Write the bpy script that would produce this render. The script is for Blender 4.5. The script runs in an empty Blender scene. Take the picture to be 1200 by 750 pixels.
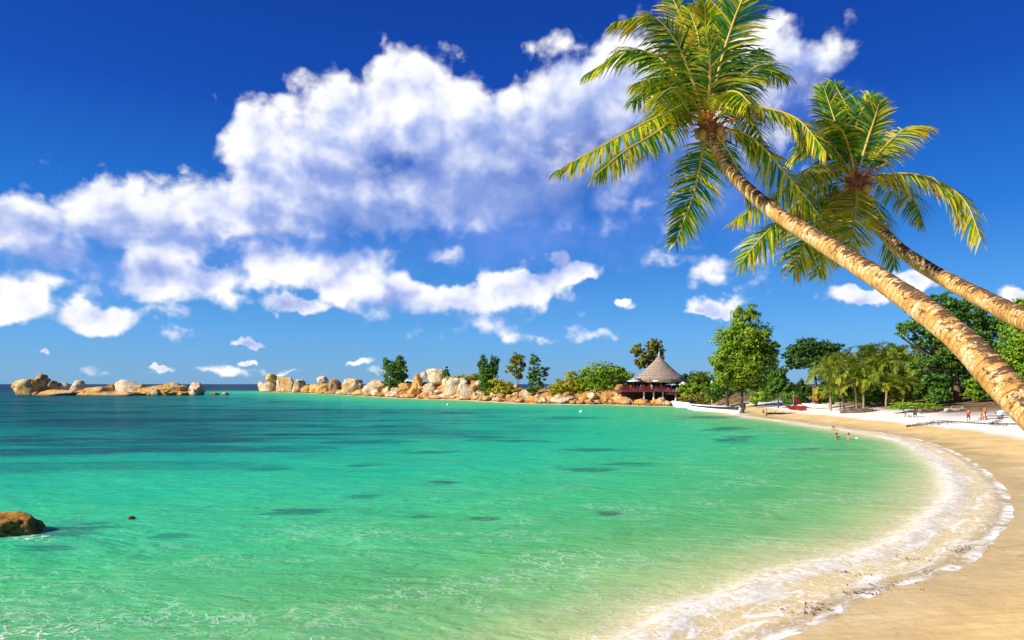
import bpy, bmesh, math, random
import numpy as np
from mathutils import Vector, Matrix, noise as mnoise

random.seed(7)
RNG = np.random.default_rng(11)
sc = bpy.context.scene
COL = sc.collection
R = math.radians
F = 800.0          # focal length in pixels of the 1200 px wide photograph
H = 6.0            # eye height above the water
HY = 450.0         # horizon row

def P(px, py, Y):
    """point seen at pixel (px, py) standing Y metres away"""
    return Vector(((px - 600) / F * Y, Y, H + (HY - py) / F * Y))

def W(px, py):
    """point of the water plane seen at a pixel"""
    Y = H * F / (py - HY)
    return ((px - 600) / F * Y, Y)

def lin(r, g, b):
    f = lambda c: (c / 255 / 12.92) if c / 255 <= .04045 else ((c / 255 + .055) / 1.055) ** 2.4
    return (f(r), f(g), f(b), 1.0)

# ------------------------------------------------------------------ terrain
SHORE_PX = [(908, 750), (950, 735), (985, 719), (997, 709), (1020, 697), (1054, 687), (1090, 676), (1117, 667), (1142, 651),
            (1158, 637), (1177, 617), (1184, 598), (1181, 583), (1172, 568), (1158, 554), (1140, 541), (1117, 529), (1097, 521),
            (1075, 515), (1050, 510), (1020, 505.5), (992, 502), (964, 498.5), (928, 493), (899, 490), (880, 487), (866, 483),
            (842, 478), (815, 475), (796, 475.5), (788, 476), (763, 475.6), (740, 475), (720, 474), (690, 474), (655, 473.5), (620, 473),
            (585, 471), (550, 469), (510, 468), (480, 467), (446, 465), (415, 463), (382, 461.5), (345, 460), (312, 459)]
front = [W(*p) for p in SHORE_PX]
back = []
for p in front[-15:][::-1]:
    back.append((p[0] + 24, p[1] + 17))
LAND = [(-900, -300), (-900, -140), (-300, -70), (-70, -10), (-30, -1), (-10, 4.5), (-3, 7.6), (2, 11), (4.7, 14.0)] + front + \
       back + [(58, 232), (60, 300), (70, 430), (420, 600), (1200, 700), (2500, 900), (2500, -300)]
LP = np.array(LAND)

def sdist(x, y):
    """distance to the shore line, positive on land"""
    x = np.asarray(x, float); y = np.asarray(y, float)
    shp = x.shape; x = x.ravel(); y = y.ravel()
    out = np.empty_like(x)
    A = LP; B = np.roll(LP, -1, 0)
    for s in range(0, len(x), 20000):
        xs = x[s:s + 20000, None]; ys = y[s:s + 20000, None]
        dx = B[:, 0] - A[:, 0]; dy = B[:, 1] - A[:, 1]
        t = ((xs - A[:, 0]) * dx + (ys - A[:, 1]) * dy) / (dx * dx + dy * dy)
        t = np.clip(t, 0, 1)
        d = np.sqrt(((A[:, 0] + t * dx - xs) ** 2 + (A[:, 1] + t * dy - ys) ** 2).min(1))
        cr = ((A[:, 1] > ys) != (B[:, 1] > ys)) & (xs < dx * (ys - A[:, 1]) / np.where(dy == 0, 1e-9, dy) + A[:, 0])
        ins = cr.sum(1) % 2 == 1
        out[s:s + 20000] = np.where(ins, d, -d)
    return out.reshape(shp)

def sm(a, b, x):
    t = np.clip((x - a) / (b - a), 0, 1)
    return t * t * (3 - 2 * t)

def snoise(x, y, s, seed=0.0):
    """cheap smooth value noise made of sines"""
    return (np.sin(x * s * 1.0 + 1.3 + seed) * np.cos(y * s * 1.13 + .7 + seed * 2) + .6 * np.sin(x * s * 2.1 - y * s * 1.7 + 2.1 * seed)
            + .35 * np.cos(x * s * 3.9 + y * s * 4.3 + seed)) / 1.95

RIDGE = np.array([(300, 457), (340, 455), (380, 456), (420, 456), (450, 454), (480, 450), (505, 447.5), (530, 447), (555, 446),
                  (580, 452), (620, 457), (660, 458), (700, 456), (735, 457), (755, 465), (790, 469)], float)

def spitmask(x, y):
    return sm(178, 190, y) * (1 - sm(47, 58, x - (y - 195) * .25 * (y > 195) + 0)) 

def height(x, y, sd=None):
    x = np.asarray(x, float); y = np.asarray(y, float)
    if sd is None: sd = sdist(x, y)
    d = np.maximum(sd, 0)
    beach = 1.75 * (1 - np.exp(-d / 17)) + np.clip((d - 17) * .07, 0, 3.5) * sm(70, 110, y) + .05 * snoise(x, y, .22) * sm(3, 14, d)
    beach = beach + 2.3 * np.exp(-((x - 64) / 15) ** 2 - ((y - 190) / 13) ** 2) * sm(2, 10, d)
    px = np.where(y > 5, x / np.maximum(y, 5) * F + 600, 600)
    zr = H + (HY - np.interp(px, RIDGE[:, 0], RIDGE[:, 1])) / F * y
    spit = np.maximum(zr, .5) * sm(0, 11, d) * (1 + .12 * snoise(x, y, .5, 2)) + .35 * snoise(x, y, 1.1, 4) * sm(0, 5, d)
    m = spitmask(x, y)
    land = beach * (1 - m) + spit * m
    w = np.maximum(-sd, 0)
    sea = -(3.2 * (1 - np.exp(-w / 60)) + .012 * w)
    sea = np.where(w > 0, sea, 0)
    return np.where(sd > 0, land, sea)

def ground(x, y):
    return float(height(np.array([x]), np.array([y]))[0])

# ------------------------------------------------------------------ materials
def newmat(name):
    m = bpy.data.materials.new(name); m.use_nodes = True
    nt = m.node_tree
    return m, nt, nt.nodes['Principled BSDF']

def N(nt, typ, **kw):
    n = nt.nodes.new(typ)
    for k, v in kw.items():
        if k.startswith('_'):
            setattr(n, k[1:], v)
    return n

def L(nt, a, b): nt.links.new(a, b)

def mathn(nt, op, a, b=None, c=None, clamp=False):
    n = nt.nodes.new('ShaderNodeMath'); n.operation = op; n.use_clamp = clamp
    for i, v in enumerate((a, b, c)):
        if v is None: continue
        if isinstance(v, (int, float)): n.inputs[i].default_value = v
        else: nt.links.new(v, n.inputs[i])
    return n.outputs[0]

def vmath(nt, op, a, b=None, c=None, scale=None):
    n = nt.nodes.new('ShaderNodeVectorMath'); n.operation = op
    for i, v in enumerate((a, b, c)):
        if v is None: continue
        if isinstance(v, (tuple, list, Vector)): n.inputs[i].default_value = v
        else: nt.links.new(v, n.inputs[i])
    if scale is not None:
        if isinstance(scale, (int, float)): n.inputs['Scale'].default_value = scale
        else: nt.links.new(scale, n.inputs['Scale'])
    return n.outputs['Value'] if op in ('LENGTH', 'DOT_PRODUCT') else n.outputs['Vector']

def mixc(nt, fac, a, b, blend='MIX'):
    n = nt.nodes.new('ShaderNodeMix'); n.data_type = 'RGBA'; n.blend_type = blend
    for sock, v in ((n.inputs['Factor'], fac), (n.inputs['A'], a), (n.inputs['B'], b)):
        pass
    fs = [s for s in n.inputs if s.name == 'Factor' and s.type == 'VALUE'][0]
    as_ = [s for s in n.inputs if s.name == 'A' and s.type == 'RGBA'][0]
    bs = [s for s in n.inputs if s.name == 'B' and s.type == 'RGBA'][0]
    for sock, v in ((fs, fac), (as_, a), (bs, b)):
        if isinstance(v, (int, float)): sock.default_value = v
        elif isinstance(v, (tuple, list)): sock.default_value = tuple(v) if len(v) == 4 else (*v, 1)
        else: nt.links.new(v, sock)
    return [s for s in n.outputs if s.type == 'RGBA'][0]

def ramp(nt, fac, stops, interp='LINEAR'):
    n = nt.nodes.new('ShaderNodeValToRGB'); cr = n.color_ramp; cr.interpolation = interp
    while len(cr.elements) > 1: cr.elements.remove(cr.elements[-1])
    for i, (p, c) in enumerate(stops):
        e = cr.elements[0] if i == 0 else cr.elements.new(p)
        e.position = p; e.color = c if len(c) == 4 else (*c, 1)
    if fac is not None: nt.links.new(fac, n.inputs[0])
    return n.outputs[0]

def maprange(nt, v, a, b, c=0.0, d=1.0, smooth=True):
    n = nt.nodes.new('ShaderNodeMapRange'); n.interpolation_type = 'SMOOTHSTEP' if smooth else 'LINEAR'
    nt.links.new(v, n.inputs['Value'])
    for k, x in (('From Min', a), ('From Max', b), ('To Min', c), ('To Max', d)): n.inputs[k].default_value = x
    return n.outputs[0]

def noise(nt, vec, scale, detail=4, rough=.55, dist=0.0):
    n = nt.nodes.new('ShaderNodeTexNoise'); n.inputs['Scale'].default_value = scale; n.inputs['Detail'].default_value = detail
    n.inputs['Roughness'].default_value = rough; n.inputs['Distortion'].default_value = dist
    if vec is not None: nt.links.new(vec, n.inputs['Vector'])
    return n.outputs['Fac']

def attr(nt, name):
    n = nt.nodes.new('ShaderNodeAttribute'); n.attribute_name = name
    return n

def objco(nt):
    return nt.nodes.new('ShaderNodeTexCoord').outputs['Object']

def posco(nt):
    return nt.nodes.new('ShaderNodeNewGeometry').outputs['Position']

def bump(nt, h, strength, dist):
    n = nt.nodes.new('ShaderNodeBump'); n.inputs['Strength'].default_value = strength; n.inputs['Distance'].default_value = dist
    nt.links.new(h, n.inputs['Height'])
    return n.outputs[0]

def plain(name, col, rough=.6, vary=.25, scale=3.0, metal=0.0):
    m, nt, b = newmat(name)
    n = noise(nt, objco(nt), scale, 5, .6)
    c = mixc(nt, n, tuple(x * (1 - vary) for x in col[:3]) + (1,), tuple(min(1, x * (1 + vary)) for x in col[:3]) + (1,))
    L(nt, c, b.inputs['Base Color']); b.inputs['Roughness'].default_value = rough; b.inputs['Metallic'].default_value = metal
    return m

def leafmat(name, dark, light, transl=.35, rough=.5):
    m, nt, b = newmat(name)
    t = attr(nt, 'tint').outputs['Fac']
    c = mixc(nt, t, dark, light)
    L(nt, c, b.inputs['Base Color']); b.inputs['Roughness'].default_value = rough
    b.inputs['Specular IOR Level'].default_value = .3
    tr = nt.nodes.new('ShaderNodeBsdfTranslucent')
    c2 = mixc(nt, .5, c, light)
    L(nt, c2, tr.inputs['Color'])
    mx = nt.nodes.new('ShaderNodeMixShader'); mx.inputs[0].default_value = transl
    L(nt, b.outputs[0], mx.inputs[1]); L(nt, tr.outputs[0], mx.inputs[2])
    L(nt, mx.outputs[0], nt.nodes['Material Output'].inputs['Surface'])
    return m

def rockmat(name, pale, warm, dark, bscale=1.0, white=.5):
    m, nt, b = newmat(name)
    co = posco(nt)
    n1 = noise(nt, co, .22 * bscale, 6, .62, .4)
    n2 = noise(nt, co, .9 * bscale, 6, .65, .8)
    n3 = noise(nt, vmath(nt, 'MULTIPLY', co, (1.6, 1.6, .35)), .8 * bscale, 5, .6)
    c = mixc(nt, maprange(nt, n1, .52 - white * .2, .68 - white * .12), warm, pale)
    c = mixc(nt, maprange(nt, n3, .53, .72, 0, .75), c, dark)
    c = mixc(nt, maprange(nt, n2, .6, .75, 0, .6), c, warm)
    c = mixc(nt, maprange(nt, n2, .18, .36, .5, 0), c, dark)
    # weed and wetness just over the tide line
    z = nt.nodes.new('ShaderNodeSeparateXYZ'); L(nt, co, z.inputs[0])
    zz = mathn(nt, 'ADD', z.outputs['Z'], mathn(nt, 'MULTIPLY', n2, -1.0))
    c = mixc(nt, maprange(nt, zz, -.2, .45, .75, 0), c, (.10, .055, .02, 1))
    L(nt, c, b.inputs['Base Color']); b.inputs['Roughness'].default_value = .82
    b.inputs['Specular IOR Level'].default_value = .25
    L(nt, bump(nt, mathn(nt, 'ADD', n2, mathn(nt, 'MULTIPLY', n1, 1.5)), .9, .9 / bscale), b.inputs['Normal'])
    return m

M = {}
M['rock_pale'] = rockmat('granite_pale', (.76, .62, .43, 1), (.60, .36, .12, 1), (.20, .11, .05, 1), 1.0, .75)
M['rock_orange'] = rockmat('granite_orange', (.70, .52, .28, 1), (.62, .33, .07, 1), (.22, .11, .04, 1), 1.0, .35)
M['rock_brown'] = rockmat('granite_brown', (.50, .33, .18, 1), (.38, .2, .07, 1), (.10, .055, .03, 1), 1.4, .3)
M['rock_wet'] = rockmat('granite_wet', (.66, .36, .05, 1), (.62, .24, .02, 1), (.15, .07, .025, 1), 4, .4)
M['wood_dark'] = plain('dark_streak', (.035, .018, .012), .7, .5, 2)
M['wood_red'] = plain('red_painted_wood', (.18, .02, .015), .6, .35, 2)
M['wood_pale'] = plain('weathered_wood', (.45, .38, .28), .8, .3, 3)
M['drift'] = plain('driftwood_brown', (.17, .105, .06), .85, .5, 3)
M['white'] = plain('white_paint', (.8, .8, .78), .4, .06, 2)
M['canvas'] = plain('white_canvas', (.82, .8, .76), .8, .06, 2)
M['black'] = plain('black_rubber', (.018, .018, .02), .4, .3, 2)
M['red'] = plain('red_paint', (.55, .025, .015), .4, .25, 2)
M['orange'] = plain('orange_cloth', (.75, .2, .04), .8, .2, 2)
M['blue'] = plain('blue_cloth', (.03, .12, .5), .8, .2, 2)
M['navy'] = plain('navy_cloth', (.02, .03, .09), .8, .2, 2)
M['skin'] = plain('tanned_skin', (.42, .2, .11), .5, .1, 8)
M['hair'] = plain('dark_hair', (.03, .018, .012), .6, .3, 20)
M['metal'] = plain('grey_metal', (.5, .5, .5), .35, .1, 4, .8)

# ------------------------------------------------------------------ mesh helpers
def finish(o, parent=None, origin=None):
    COL.objects.link(o)
    if parent is not None:
        o.parent = parent
    return o

def tag(o, label=None, cat=None, group=None, kind=None):
    if label: o['label'] = label
    if cat: o['category'] = cat
    if group: o['group'] = group
    if kind: o['kind'] = kind
    return o

def empty(name, loc, label, cat, group=None):
    o = bpy.data.objects.new(name, None); o.empty_display_size = .3
    COL.objects.link(o); o.location = loc
    return tag(o, label, cat, group)

def np_mesh(name, verts, quads, mat, parent=None, origin=None, tint=None, smooth=False, pattrs=None, link=True):
    verts = np.asarray(verts, np.float32).reshape(-1, 3); quads = np.asarray(quads, np.int32).reshape(-1, 4)
    if origin is not None: verts = verts - np.array(origin, np.float32)
    me = bpy.data.meshes.new(name)
    me.vertices.add(len(verts)); me.vertices.foreach_set('co', verts.ravel())
    me.loops.add(quads.size); me.loops.foreach_set('vertex_index', quads.ravel())
    me.polygons.add(len(quads)); me.polygons.foreach_set('loop_start', np.arange(len(quads), dtype=np.int32) * 4)
    me.update(calc_edges=True); me.validate()
    if tint is not None:
        a = me.attributes.new('tint', 'FLOAT', 'FACE'); a.data.foreach_set('value', np.asarray(tint, np.float32))
    for k, v in (pattrs or {}).items():
        a = me.attributes.new(k, 'FLOAT', 'POINT'); a.data.foreach_set('value', np.asarray(v, np.float32).ravel())
    if smooth: me.polygons.foreach_set('use_smooth', np.ones(len(quads), bool))
    me.materials.append(mat)
    o = bpy.data.objects.new(name, me)
    if link: finish(o, parent)
    return o

class MB:
    def __init__(s): s.v = []; s.f = []; s.at = {}
    def add(s, vs, fs):
        b = len(s.v); s.v += [tuple(x) for x in vs]; s.f += [tuple(i + b for i in f) for f in fs]
        return s
    def box(s, c, size, rz=0.0, rx=0.0, ry=0.0, taper=1.0):
        hx, hy, hz = (q / 2 for q in size)
        m = Matrix.Rotation(rz, 3, 'Z') @ Matrix.Rotation(ry, 3, 'Y') @ Matrix.Rotation(rx, 3, 'X')
        vs = []
        for z in (-1, 1):
            k = taper if z > 0 else 1
            for x, y in ((-1, -1), (1, -1), (1, 1), (-1, 1)):
                vs.append(m @ Vector((x * hx * k, y * hy * k, z * hz)) + Vector(c))
        return s.add(vs, [(3, 2, 1, 0), (4, 5, 6, 7), (0, 1, 5, 4), (1, 2, 6, 5), (2, 3, 7, 6), (3, 0, 4, 7)])
    def tube(s, pts, rad, n=8, cap=True):
        pts = [Vector(p) for p in pts]
        if isinstance(rad, (int, float)): rad = [rad] * len(pts)
        vs = []; ref = None
        for i, p in enumerate(pts):
            t = (pts[min(i + 1, len(pts) - 1)] - pts[max(i - 1, 0)]).normalized()
            if ref is None: ref = Vector((0, 0, 1)) if abs(t.z) < .9 else Vector((1, 0, 0))
            u = (ref - t * ref.dot(t)).normalized(); w = t.cross(u); ref = u
            for k in range(n):
                a = 2 * math.pi * k / n
                vs.append(p + (u * math.cos(a) + w * math.sin(a)) * rad[i])
        fs = []
        for i in range(len(pts) - 1):
            for k in range(n):
                fs.append((i * n + k, i * n + (k + 1) % n, (i + 1) * n + (k + 1) % n, (i + 1) * n + k))
        if cap:
            fs.append(tuple(range(n))[::-1]); fs.append(tuple((len(pts) - 1) * n + k for k in range(n)))
        return s.add(vs, fs)
    def lathe(s, prof, c=(0, 0, 0), n=24, wob=0.0, close=True):
        vs = []; c = Vector(c)
        for i, (r, z) in enumerate(prof):
            for k in range(n):
                a = 2 * math.pi * k / n
                rr = r * (1 + wob * math.sin(k * 5.3 + i * 1.7))
                vs.append(c + Vector((rr * math.cos(a), rr * math.sin(a), z)))
        fs = []
        for i in range(len(prof) - 1):
            for k in range(n):
                fs.append((i * n + k, i * n + (k + 1) % n, (i + 1) * n + (k + 1) % n, (i + 1) * n + k))
        if close:
            fs.append(tuple(range(n))[::-1]); fs.append(tuple((len(prof) - 1) * n + k for k in range(n)))
        return s.add(vs, fs)
    def build(s, name, mat, parent=None, origin=None, smooth=False):
        me = bpy.data.meshes.new(name)
        o3 = Vector(origin) if origin is not None else Vector((0, 0, 0))
        me.from_pydata([tuple(Vector(v) - o3) for v in s.v], [], s.f); me.update()
        bm = bmesh.new(); bm.from_mesh(me); bmesh.ops.recalc_face_normals(bm, faces=bm.faces); bm.to_mesh(me); bm.free()
        if smooth:
            me.polygons.foreach_set('use_smooth', [True] * len(me.polygons))
        me.materials.append(mat)
        o = bpy.data.objects.new(name, me)
        return finish(o, parent)

def copy_tree(o, parent=None):
    c = o.copy(); COL.objects.link(c)
    if parent is not None: c.parent = parent
    for ch in list(o.children): copy_tree(ch, c)
    return c

def catmull(pts, n):
    pts = [Vector(p) for p in pts]
    ext = [pts[0] * 2 - pts[1]] + pts + [pts[-1] * 2 - pts[-2]]
    out = []
    segs = len(pts) - 1
    for i in range(n + 1):
        t = i / n * segs; k = min(int(t), segs - 1); u = t - k
        a, b, c, d = ext[k:k + 4]
        out.append(.5 * ((2 * b) + (c - a) * u + (2 * a - 5 * b + 4 * c - d) * u * u + (3 * b - a - 3 * c + d) * u ** 3))
    return out

# ------------------------------------------------------------------ ground sheet
def rows():
    r = list(np.arange(-60, 12, 4.0)) + list(np.arange(12, 16, .8)) 
    y = 14.0
    r = [q for q in r if q < 14]
    while y < 700:
        r.append(y); y += max(.16, y * .0085)
    while y < 40000:
        r.append(y); y *= 1.25
    r.append(40000)
    return np.array(r)

def cols():
    c = list(np.arange(-.80, .86, .0062))
    a = [-.80]; s = .01
    while a[-1] > -9: a.append(a[-1] - s); s *= 1.35
    b = [.86]; s = .01
    while b[-1] < 9: b.append(b[-1] + s); s *= 1.35
    return np.array(sorted(set(a[1:] + c + b)))

RW = rows(); CU = cols()
YY, UU = np.meshgrid(RW, CU, indexing='ij')
XX = UU * (np.maximum(YY, 0) + 8)
SD = sdist(XX, YY)
nr, nc = XX.shape
idx = np.arange(nr * nc).reshape(nr, nc)
GQ = np.stack([idx[:-1, :-1], idx[:-1, 1:], idx[1:, 1:], idx[1:, :-1]], -1).reshape(-1, 4)

def ground_material():
    m, nt, b = newmat('beach_sand')
    co = posco(nt)
    sd = attr(nt, 'shore').outputs['Fac']; rocky = attr(nt, 'rocky').outputs['Fac']; soil = attr(nt, 'soil').outputs['Fac']
    n1 = noise(nt, co, .35, 5, .6, .5); n2 = noise(nt, co, 9, 4, .7); nf = noise(nt, co, 55, 2, .8)
    sd2 = mathn(nt, 'ADD', sd, mathn(nt, 'MULTIPLY', mathn(nt, 'SUBTRACT', n1, .5), 4.0))
    dry = maprange(nt, sd2, 6.5, 9.0)
    wetc = ramp(nt, n1, [(.3, (.68, .45, .16)), (.5, (.77, .54, .21)), (.72, (.85, .64, .30))])
    # long drawn lines left by the last backwash
    sv = vmath(nt, 'MULTIPLY', co, (1.0, .16, 1.0))
    lines = noise(nt, vmath(nt, 'MULTIPLY', co, (.35, 3.2, 1)), 1.4, 4, .6, .5)
    wetc = mixc(nt, maprange(nt, lines, .5, .66, 0, .35), wetc, (.52, .32, .11, 1))
    dryc = mixc(nt, n2, (.82, .75, .62, 1), (.93, .88, .78, 1))
    c = mixc(nt, dry, wetc, dryc)
    c = mixc(nt, maprange(nt, nf, .35, .7, 0, .35), c, mixc(nt, .5, c, (.25, .15, .07, 1)))
    sp = nt.nodes.new('ShaderNodeTexVoronoi'); sp.inputs['Scale'].default_value = 5.5; L(nt, co, sp.inputs['Vector'])
    c = mixc(nt, mathn(nt, 'MULTIPLY', maprange(nt, sp.outputs['Distance'], .05, .09, .7, 0), maprange(nt, n1, .45, .6)), c, (.2, .13, .07, 1))
    under = maprange(nt, sd, -9, -1)
    seabed = mixc(nt, noise(nt, co, .12, 4, .6), (.55, .46, .24, 1), (.70, .60, .36, 1))
    c = mixc(nt, under, seabed, c)
    earth = ramp(nt, noise(nt, co, .45, 6, .7, .6), [(.3, (.17, .075, .025)), (.5, (.42, .2, .06)), (.62, (.55, .34, .14)), (.75, (.3, .13, .05))])
    c = mixc(nt, rocky, c, earth)
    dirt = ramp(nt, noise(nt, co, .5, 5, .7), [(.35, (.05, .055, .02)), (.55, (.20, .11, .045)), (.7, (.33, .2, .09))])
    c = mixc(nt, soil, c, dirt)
    L(nt, c, b.inputs['Base Color'])
    L(nt, maprange(nt, sd2, .5, 5, .22, .9), b.inputs['Roughness'])
    b.inputs['Specular IOR Level'].default_value = .3
    hgt = mathn(nt, 'ADD', mathn(nt, 'MULTIPLY', n2, .5), mathn(nt, 'ADD', mathn(nt, 'MULTIPLY', nf, .12), mathn(nt, 'ADD', mathn(nt, 'MULTIPLY', lines, .5), mathn(nt, 'MULTIPLY', noise(nt, co, 2.2, 3, .5, .4), 1.6))))
    L(nt, bump(nt, hgt, .4, .06), b.inputs['Normal'])
    return m

ZZ = height(XX, YY, SD)
mspit = spitmask(XX, YY) * (SD > 0)
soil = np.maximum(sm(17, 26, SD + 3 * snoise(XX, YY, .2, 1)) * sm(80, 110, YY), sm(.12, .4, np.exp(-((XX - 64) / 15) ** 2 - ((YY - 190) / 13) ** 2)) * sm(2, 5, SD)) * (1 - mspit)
g = np_mesh('ground', np.stack([XX, YY, ZZ], -1), GQ, ground_material(), smooth=True,
            pattrs={'shore': SD, 'rocky': mspit * sm(.2, 1.5, SD), 'soil': soil})
g['kind'] = 'structure'

# ------------------------------------------------------------------ water
def water_material():
    m, nt, b = newmat('sea_water')
    co = posco(nt)
    d = attr(nt, 'off').outputs['Fac']      # metres from the shore line
    al = attr(nt, 'along').outputs['Fac']
    weed = attr(nt, 'weed').outputs['Fac']
    nl = noise(nt, co, .045, 5, .6, .8)
    nm = noise(nt, vmath(nt, 'MULTIPLY', co, (.7, 1.6, 1)), .5, 5, .65, .6)
    dl = mathn(nt, 'MULTIPLY', mathn(nt, 'LOGARITHM', mathn(nt, 'ADD', mathn(nt, 'MAXIMUM', d, 0), 1), 10), 1 / 3.4)
    dl = mathn(nt, 'ADD', dl, mathn(nt, 'MULTIPLY', mathn(nt, 'SUBTRACT', nl, .5), .10))
    dl = mathn(nt, 'ADD', dl, mathn(nt, 'MULTIPLY', mathn(nt, 'SUBTRACT', nm, .5), .05))
    lg = lambda q: math.log10(q + 1) / 3.4
    col = ramp(nt, dl, [(lg(0), (.74, .56, .28)), (lg(2.7), (.72, .58, .28)), (lg(4.1), (.48, .55, .24)), (lg(6.6), (.20, .48, .17)), (lg(10), (.11, .45, .15)), (lg(17), (.06, .48, .185)),
                        (lg(34), (.018, .47, .25)), (lg(60), (.005, .32, .235)), (lg(100), (.002, .15, .145)), (lg(190), (.001, .075, .095)),
                        (lg(330), (.001, .028, .085)), (lg(900), (.001, .014, .07))])
    # seagrass meadows: dark patches on the bottom, drawn out along the swell
    sg = noise(nt, vmath(nt, 'MULTIPLY', co, (.24, 1.0, 1)), .085, 6, .62, .9)
    far = maprange(nt, d, 26, 70)
    gf = mathn(nt, 'MULTIPLY', maprange(nt, sg, .475, .60), far)
    sk = noise(nt, vmath(nt, 'MULTIPLY', co, (.22, 1.25, 1)), .55, 6, .66, .9)
    wf = mathn(nt, 'ADD', weed, mathn(nt, 'MULTIPLY', mathn(nt, 'SUBTRACT', sk, .5), 3.0))
    wf = mathn(nt, 'MULTIPLY', mathn(nt, 'MULTIPLY', maprange(nt, wf, .1, .95), maprange(nt, weed, .0, .4)), .85)
    gf = mathn(nt, 'MAXIMUM', gf, wf, clamp=True)
    gf = mathn(nt, 'MULTIPLY', gf, maprange(nt, nm, .25, .6, .55, 1))
    col = mixc(nt, mathn(nt, 'MULTIPLY', gf, .86), col, (.003, .038, .07, 1))
    # foam, with caustic light lines painted in the same white
    cs = nt.nodes.new('ShaderNodeCombineXYZ'); L(nt, mathn(nt, 'MULTIPLY', al, .55), cs.inputs[0]); L(nt, mathn(nt, 'MULTIPLY', d, 1.9), cs.inputs[1])
    f1 = noise(nt, cs.outputs[0], .9, 6, .68, 1.2)
    f2 = noise(nt, co, 2.6, 6, .7, .9)
    w_f = noise(nt, vmath(nt, 'MULTIPLY', co, (.5, 1, 1)), .35, 4, .6, .6)
    vor = nt.nodes.new('ShaderNodeTexVoronoi'); vor.feature = 'DISTANCE_TO_EDGE'; vor.inputs['Scale'].default_value = 2.3
    wv = vmath(nt, 'ADD', co, vmath(nt, 'SCALE', nt.nodes.new('ShaderNodeTexNoise').outputs['Color'], scale=.0))
    nz = nt.nodes.new('ShaderNodeTexNoise'); nz.inputs['Scale'].default_value = 1.7; nz.inputs['Detail'].default_value = 4
    L(nt, co, nz.inputs['Vector'])
    L(nt, vmath(nt, 'ADD', co, vmath(nt, 'SCALE', nz.outputs['Color'], scale=.9)), vor.inputs['Vector'])
    net = maprange(nt, vor.outputs['Distance'], .02, .11, 1, 0)
    dn = mathn(nt, 'ADD', d, mathn(nt, 'MULTIPLY', mathn(nt, 'SUBTRACT', f1, .5), 2.2))
    band = mathn(nt, 'MULTIPLY', maprange(nt, dn, 4.7, 2.3), maprange(nt, d, -1, .4))
    foam_caustics = mathn(nt, 'MULTIPLY', attr(nt, 'foam_caustics').outputs['Fac'], mathn(nt, 'MULTIPLY', net, maprange(nt, f2, .44, .56)))
    streak = mathn(nt, 'MAXIMUM', maprange(nt, f1, .5, .62), mathn(nt, 'MULTIPLY', net, maprange(nt, f2, .42, .58)))
    crest = mathn(nt, 'MULTIPLY', maprange(nt, dn, 1.4, 2.2), maprange(nt, dn, 3.7, 2.5))
    # caustic light of the shallows, painted as thin pale threads further out
    v2 = nt.nodes.new('ShaderNodeTexVoronoi'); v2.feature = 'DISTANCE_TO_EDGE'; v2.inputs['Scale'].default_value = 1.35
    L(nt, vmath(nt, 'MULTIPLY', vmath(nt, 'ADD', co, vmath(nt, 'SCALE', nz.outputs['Color'], scale=1.5)), (.6, 1.25, 1)), v2.inputs['Vector'])
    caustic_thr = mathn(nt, 'MULTIPLY', maprange(nt, v2.outputs['Distance'], .0, .10, 1, 0), maprange(nt, w_f, .47, .62))
    caustic_thr = mathn(nt, 'MULTIPLY', mathn(nt, 'MULTIPLY', caustic_thr, maprange(nt, d, 30, 9)), .27)
    foam_caustics = mathn(nt, 'MAXIMUM', foam_caustics, caustic_thr)
    foam = mathn(nt, 'MAXIMUM', mathn(nt, 'MULTIPLY', band, mathn(nt, 'MULTIPLY', streak, .85)), foam_caustics)  # from here foam also carries the painted caustic light
    foam = mathn(nt, 'MAXIMUM', foam, mathn(nt, 'MULTIPLY', crest, maprange(nt, f2, .36, .58, 0, .9)))
    edge = mathn(nt, 'MULTIPLY', maprange(nt, mathn(nt, 'ADD', d, mathn(nt, 'MULTIPLY', mathn(nt, 'SUBTRACT', f2, .5), .9)), .5, .12), maprange(nt, noise(nt, co, .5, 3, .6, .4), .36, .56, .25, 1.0))
    foam = mathn(nt, 'MAXIMUM', foam, mathn(nt, 'MULTIPLY', edge, maprange(nt, f2, .3, .5, .35, 1)), clamp=True)
    c = mixc(nt, foam, col, (.90, .87, .80, 1))
    L(nt, c, b.inputs['Base Color'])
    L(nt, mathn(nt, 'ADD', mathn(nt, 'MULTIPLY', foam, .6), .12), b.inputs['Roughness'])
    b.inputs['IOR'].default_value = 1.33
    b.inputs['Specular IOR Level'].default_value = .09
    # waves
    w1 = noise(nt, vmath(nt, 'MULTIPLY', co, (.55, 1.3, 1)), 1.1, 6, .62, .7)
    w2 = noise(nt, vmath(nt, 'MULTIPLY', co, (.5, 1.2, 1)), .22, 4, .6, .6)
    w3 = noise(nt, vmath(nt, 'MULTIPLY', co, (.6, 1.1, 1)), 3.6, 4, .6, .8)
    hh = mathn(nt, 'ADD', mathn(nt, 'ADD', w1, mathn(nt, 'MULTIPLY', w3, .3)), mathn(nt, 'MULTIPLY', w2, 3.2))
    hh = mathn(nt, 'ADD', hh, mathn(nt, 'MULTIPLY', foam, .35))
    L(nt, bump(nt, hh, 1.0, .5), b.inputs['Normal'])
    # shallow water lets the sand show
    op = maprange(nt, d, -.1, .9, .10, .98)
    op = mathn(nt, 'MAXIMUM', op, foam)
    tr = nt.nodes.new('ShaderNodeBsdfTransparent'); tr.inputs['Color'].default_value = (.9, .93, .86, 1)
    # body colour of the water plus a polarised (weakened) mirror of the sky
    df = nt.nodes.new('ShaderNodeBsdfDiffuse'); L(nt, c, df.inputs['Color'])
    gl = nt.nodes.new('ShaderNodeBsdfGlossy'); gl.inputs['Roughness'].default_value = .09
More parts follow.
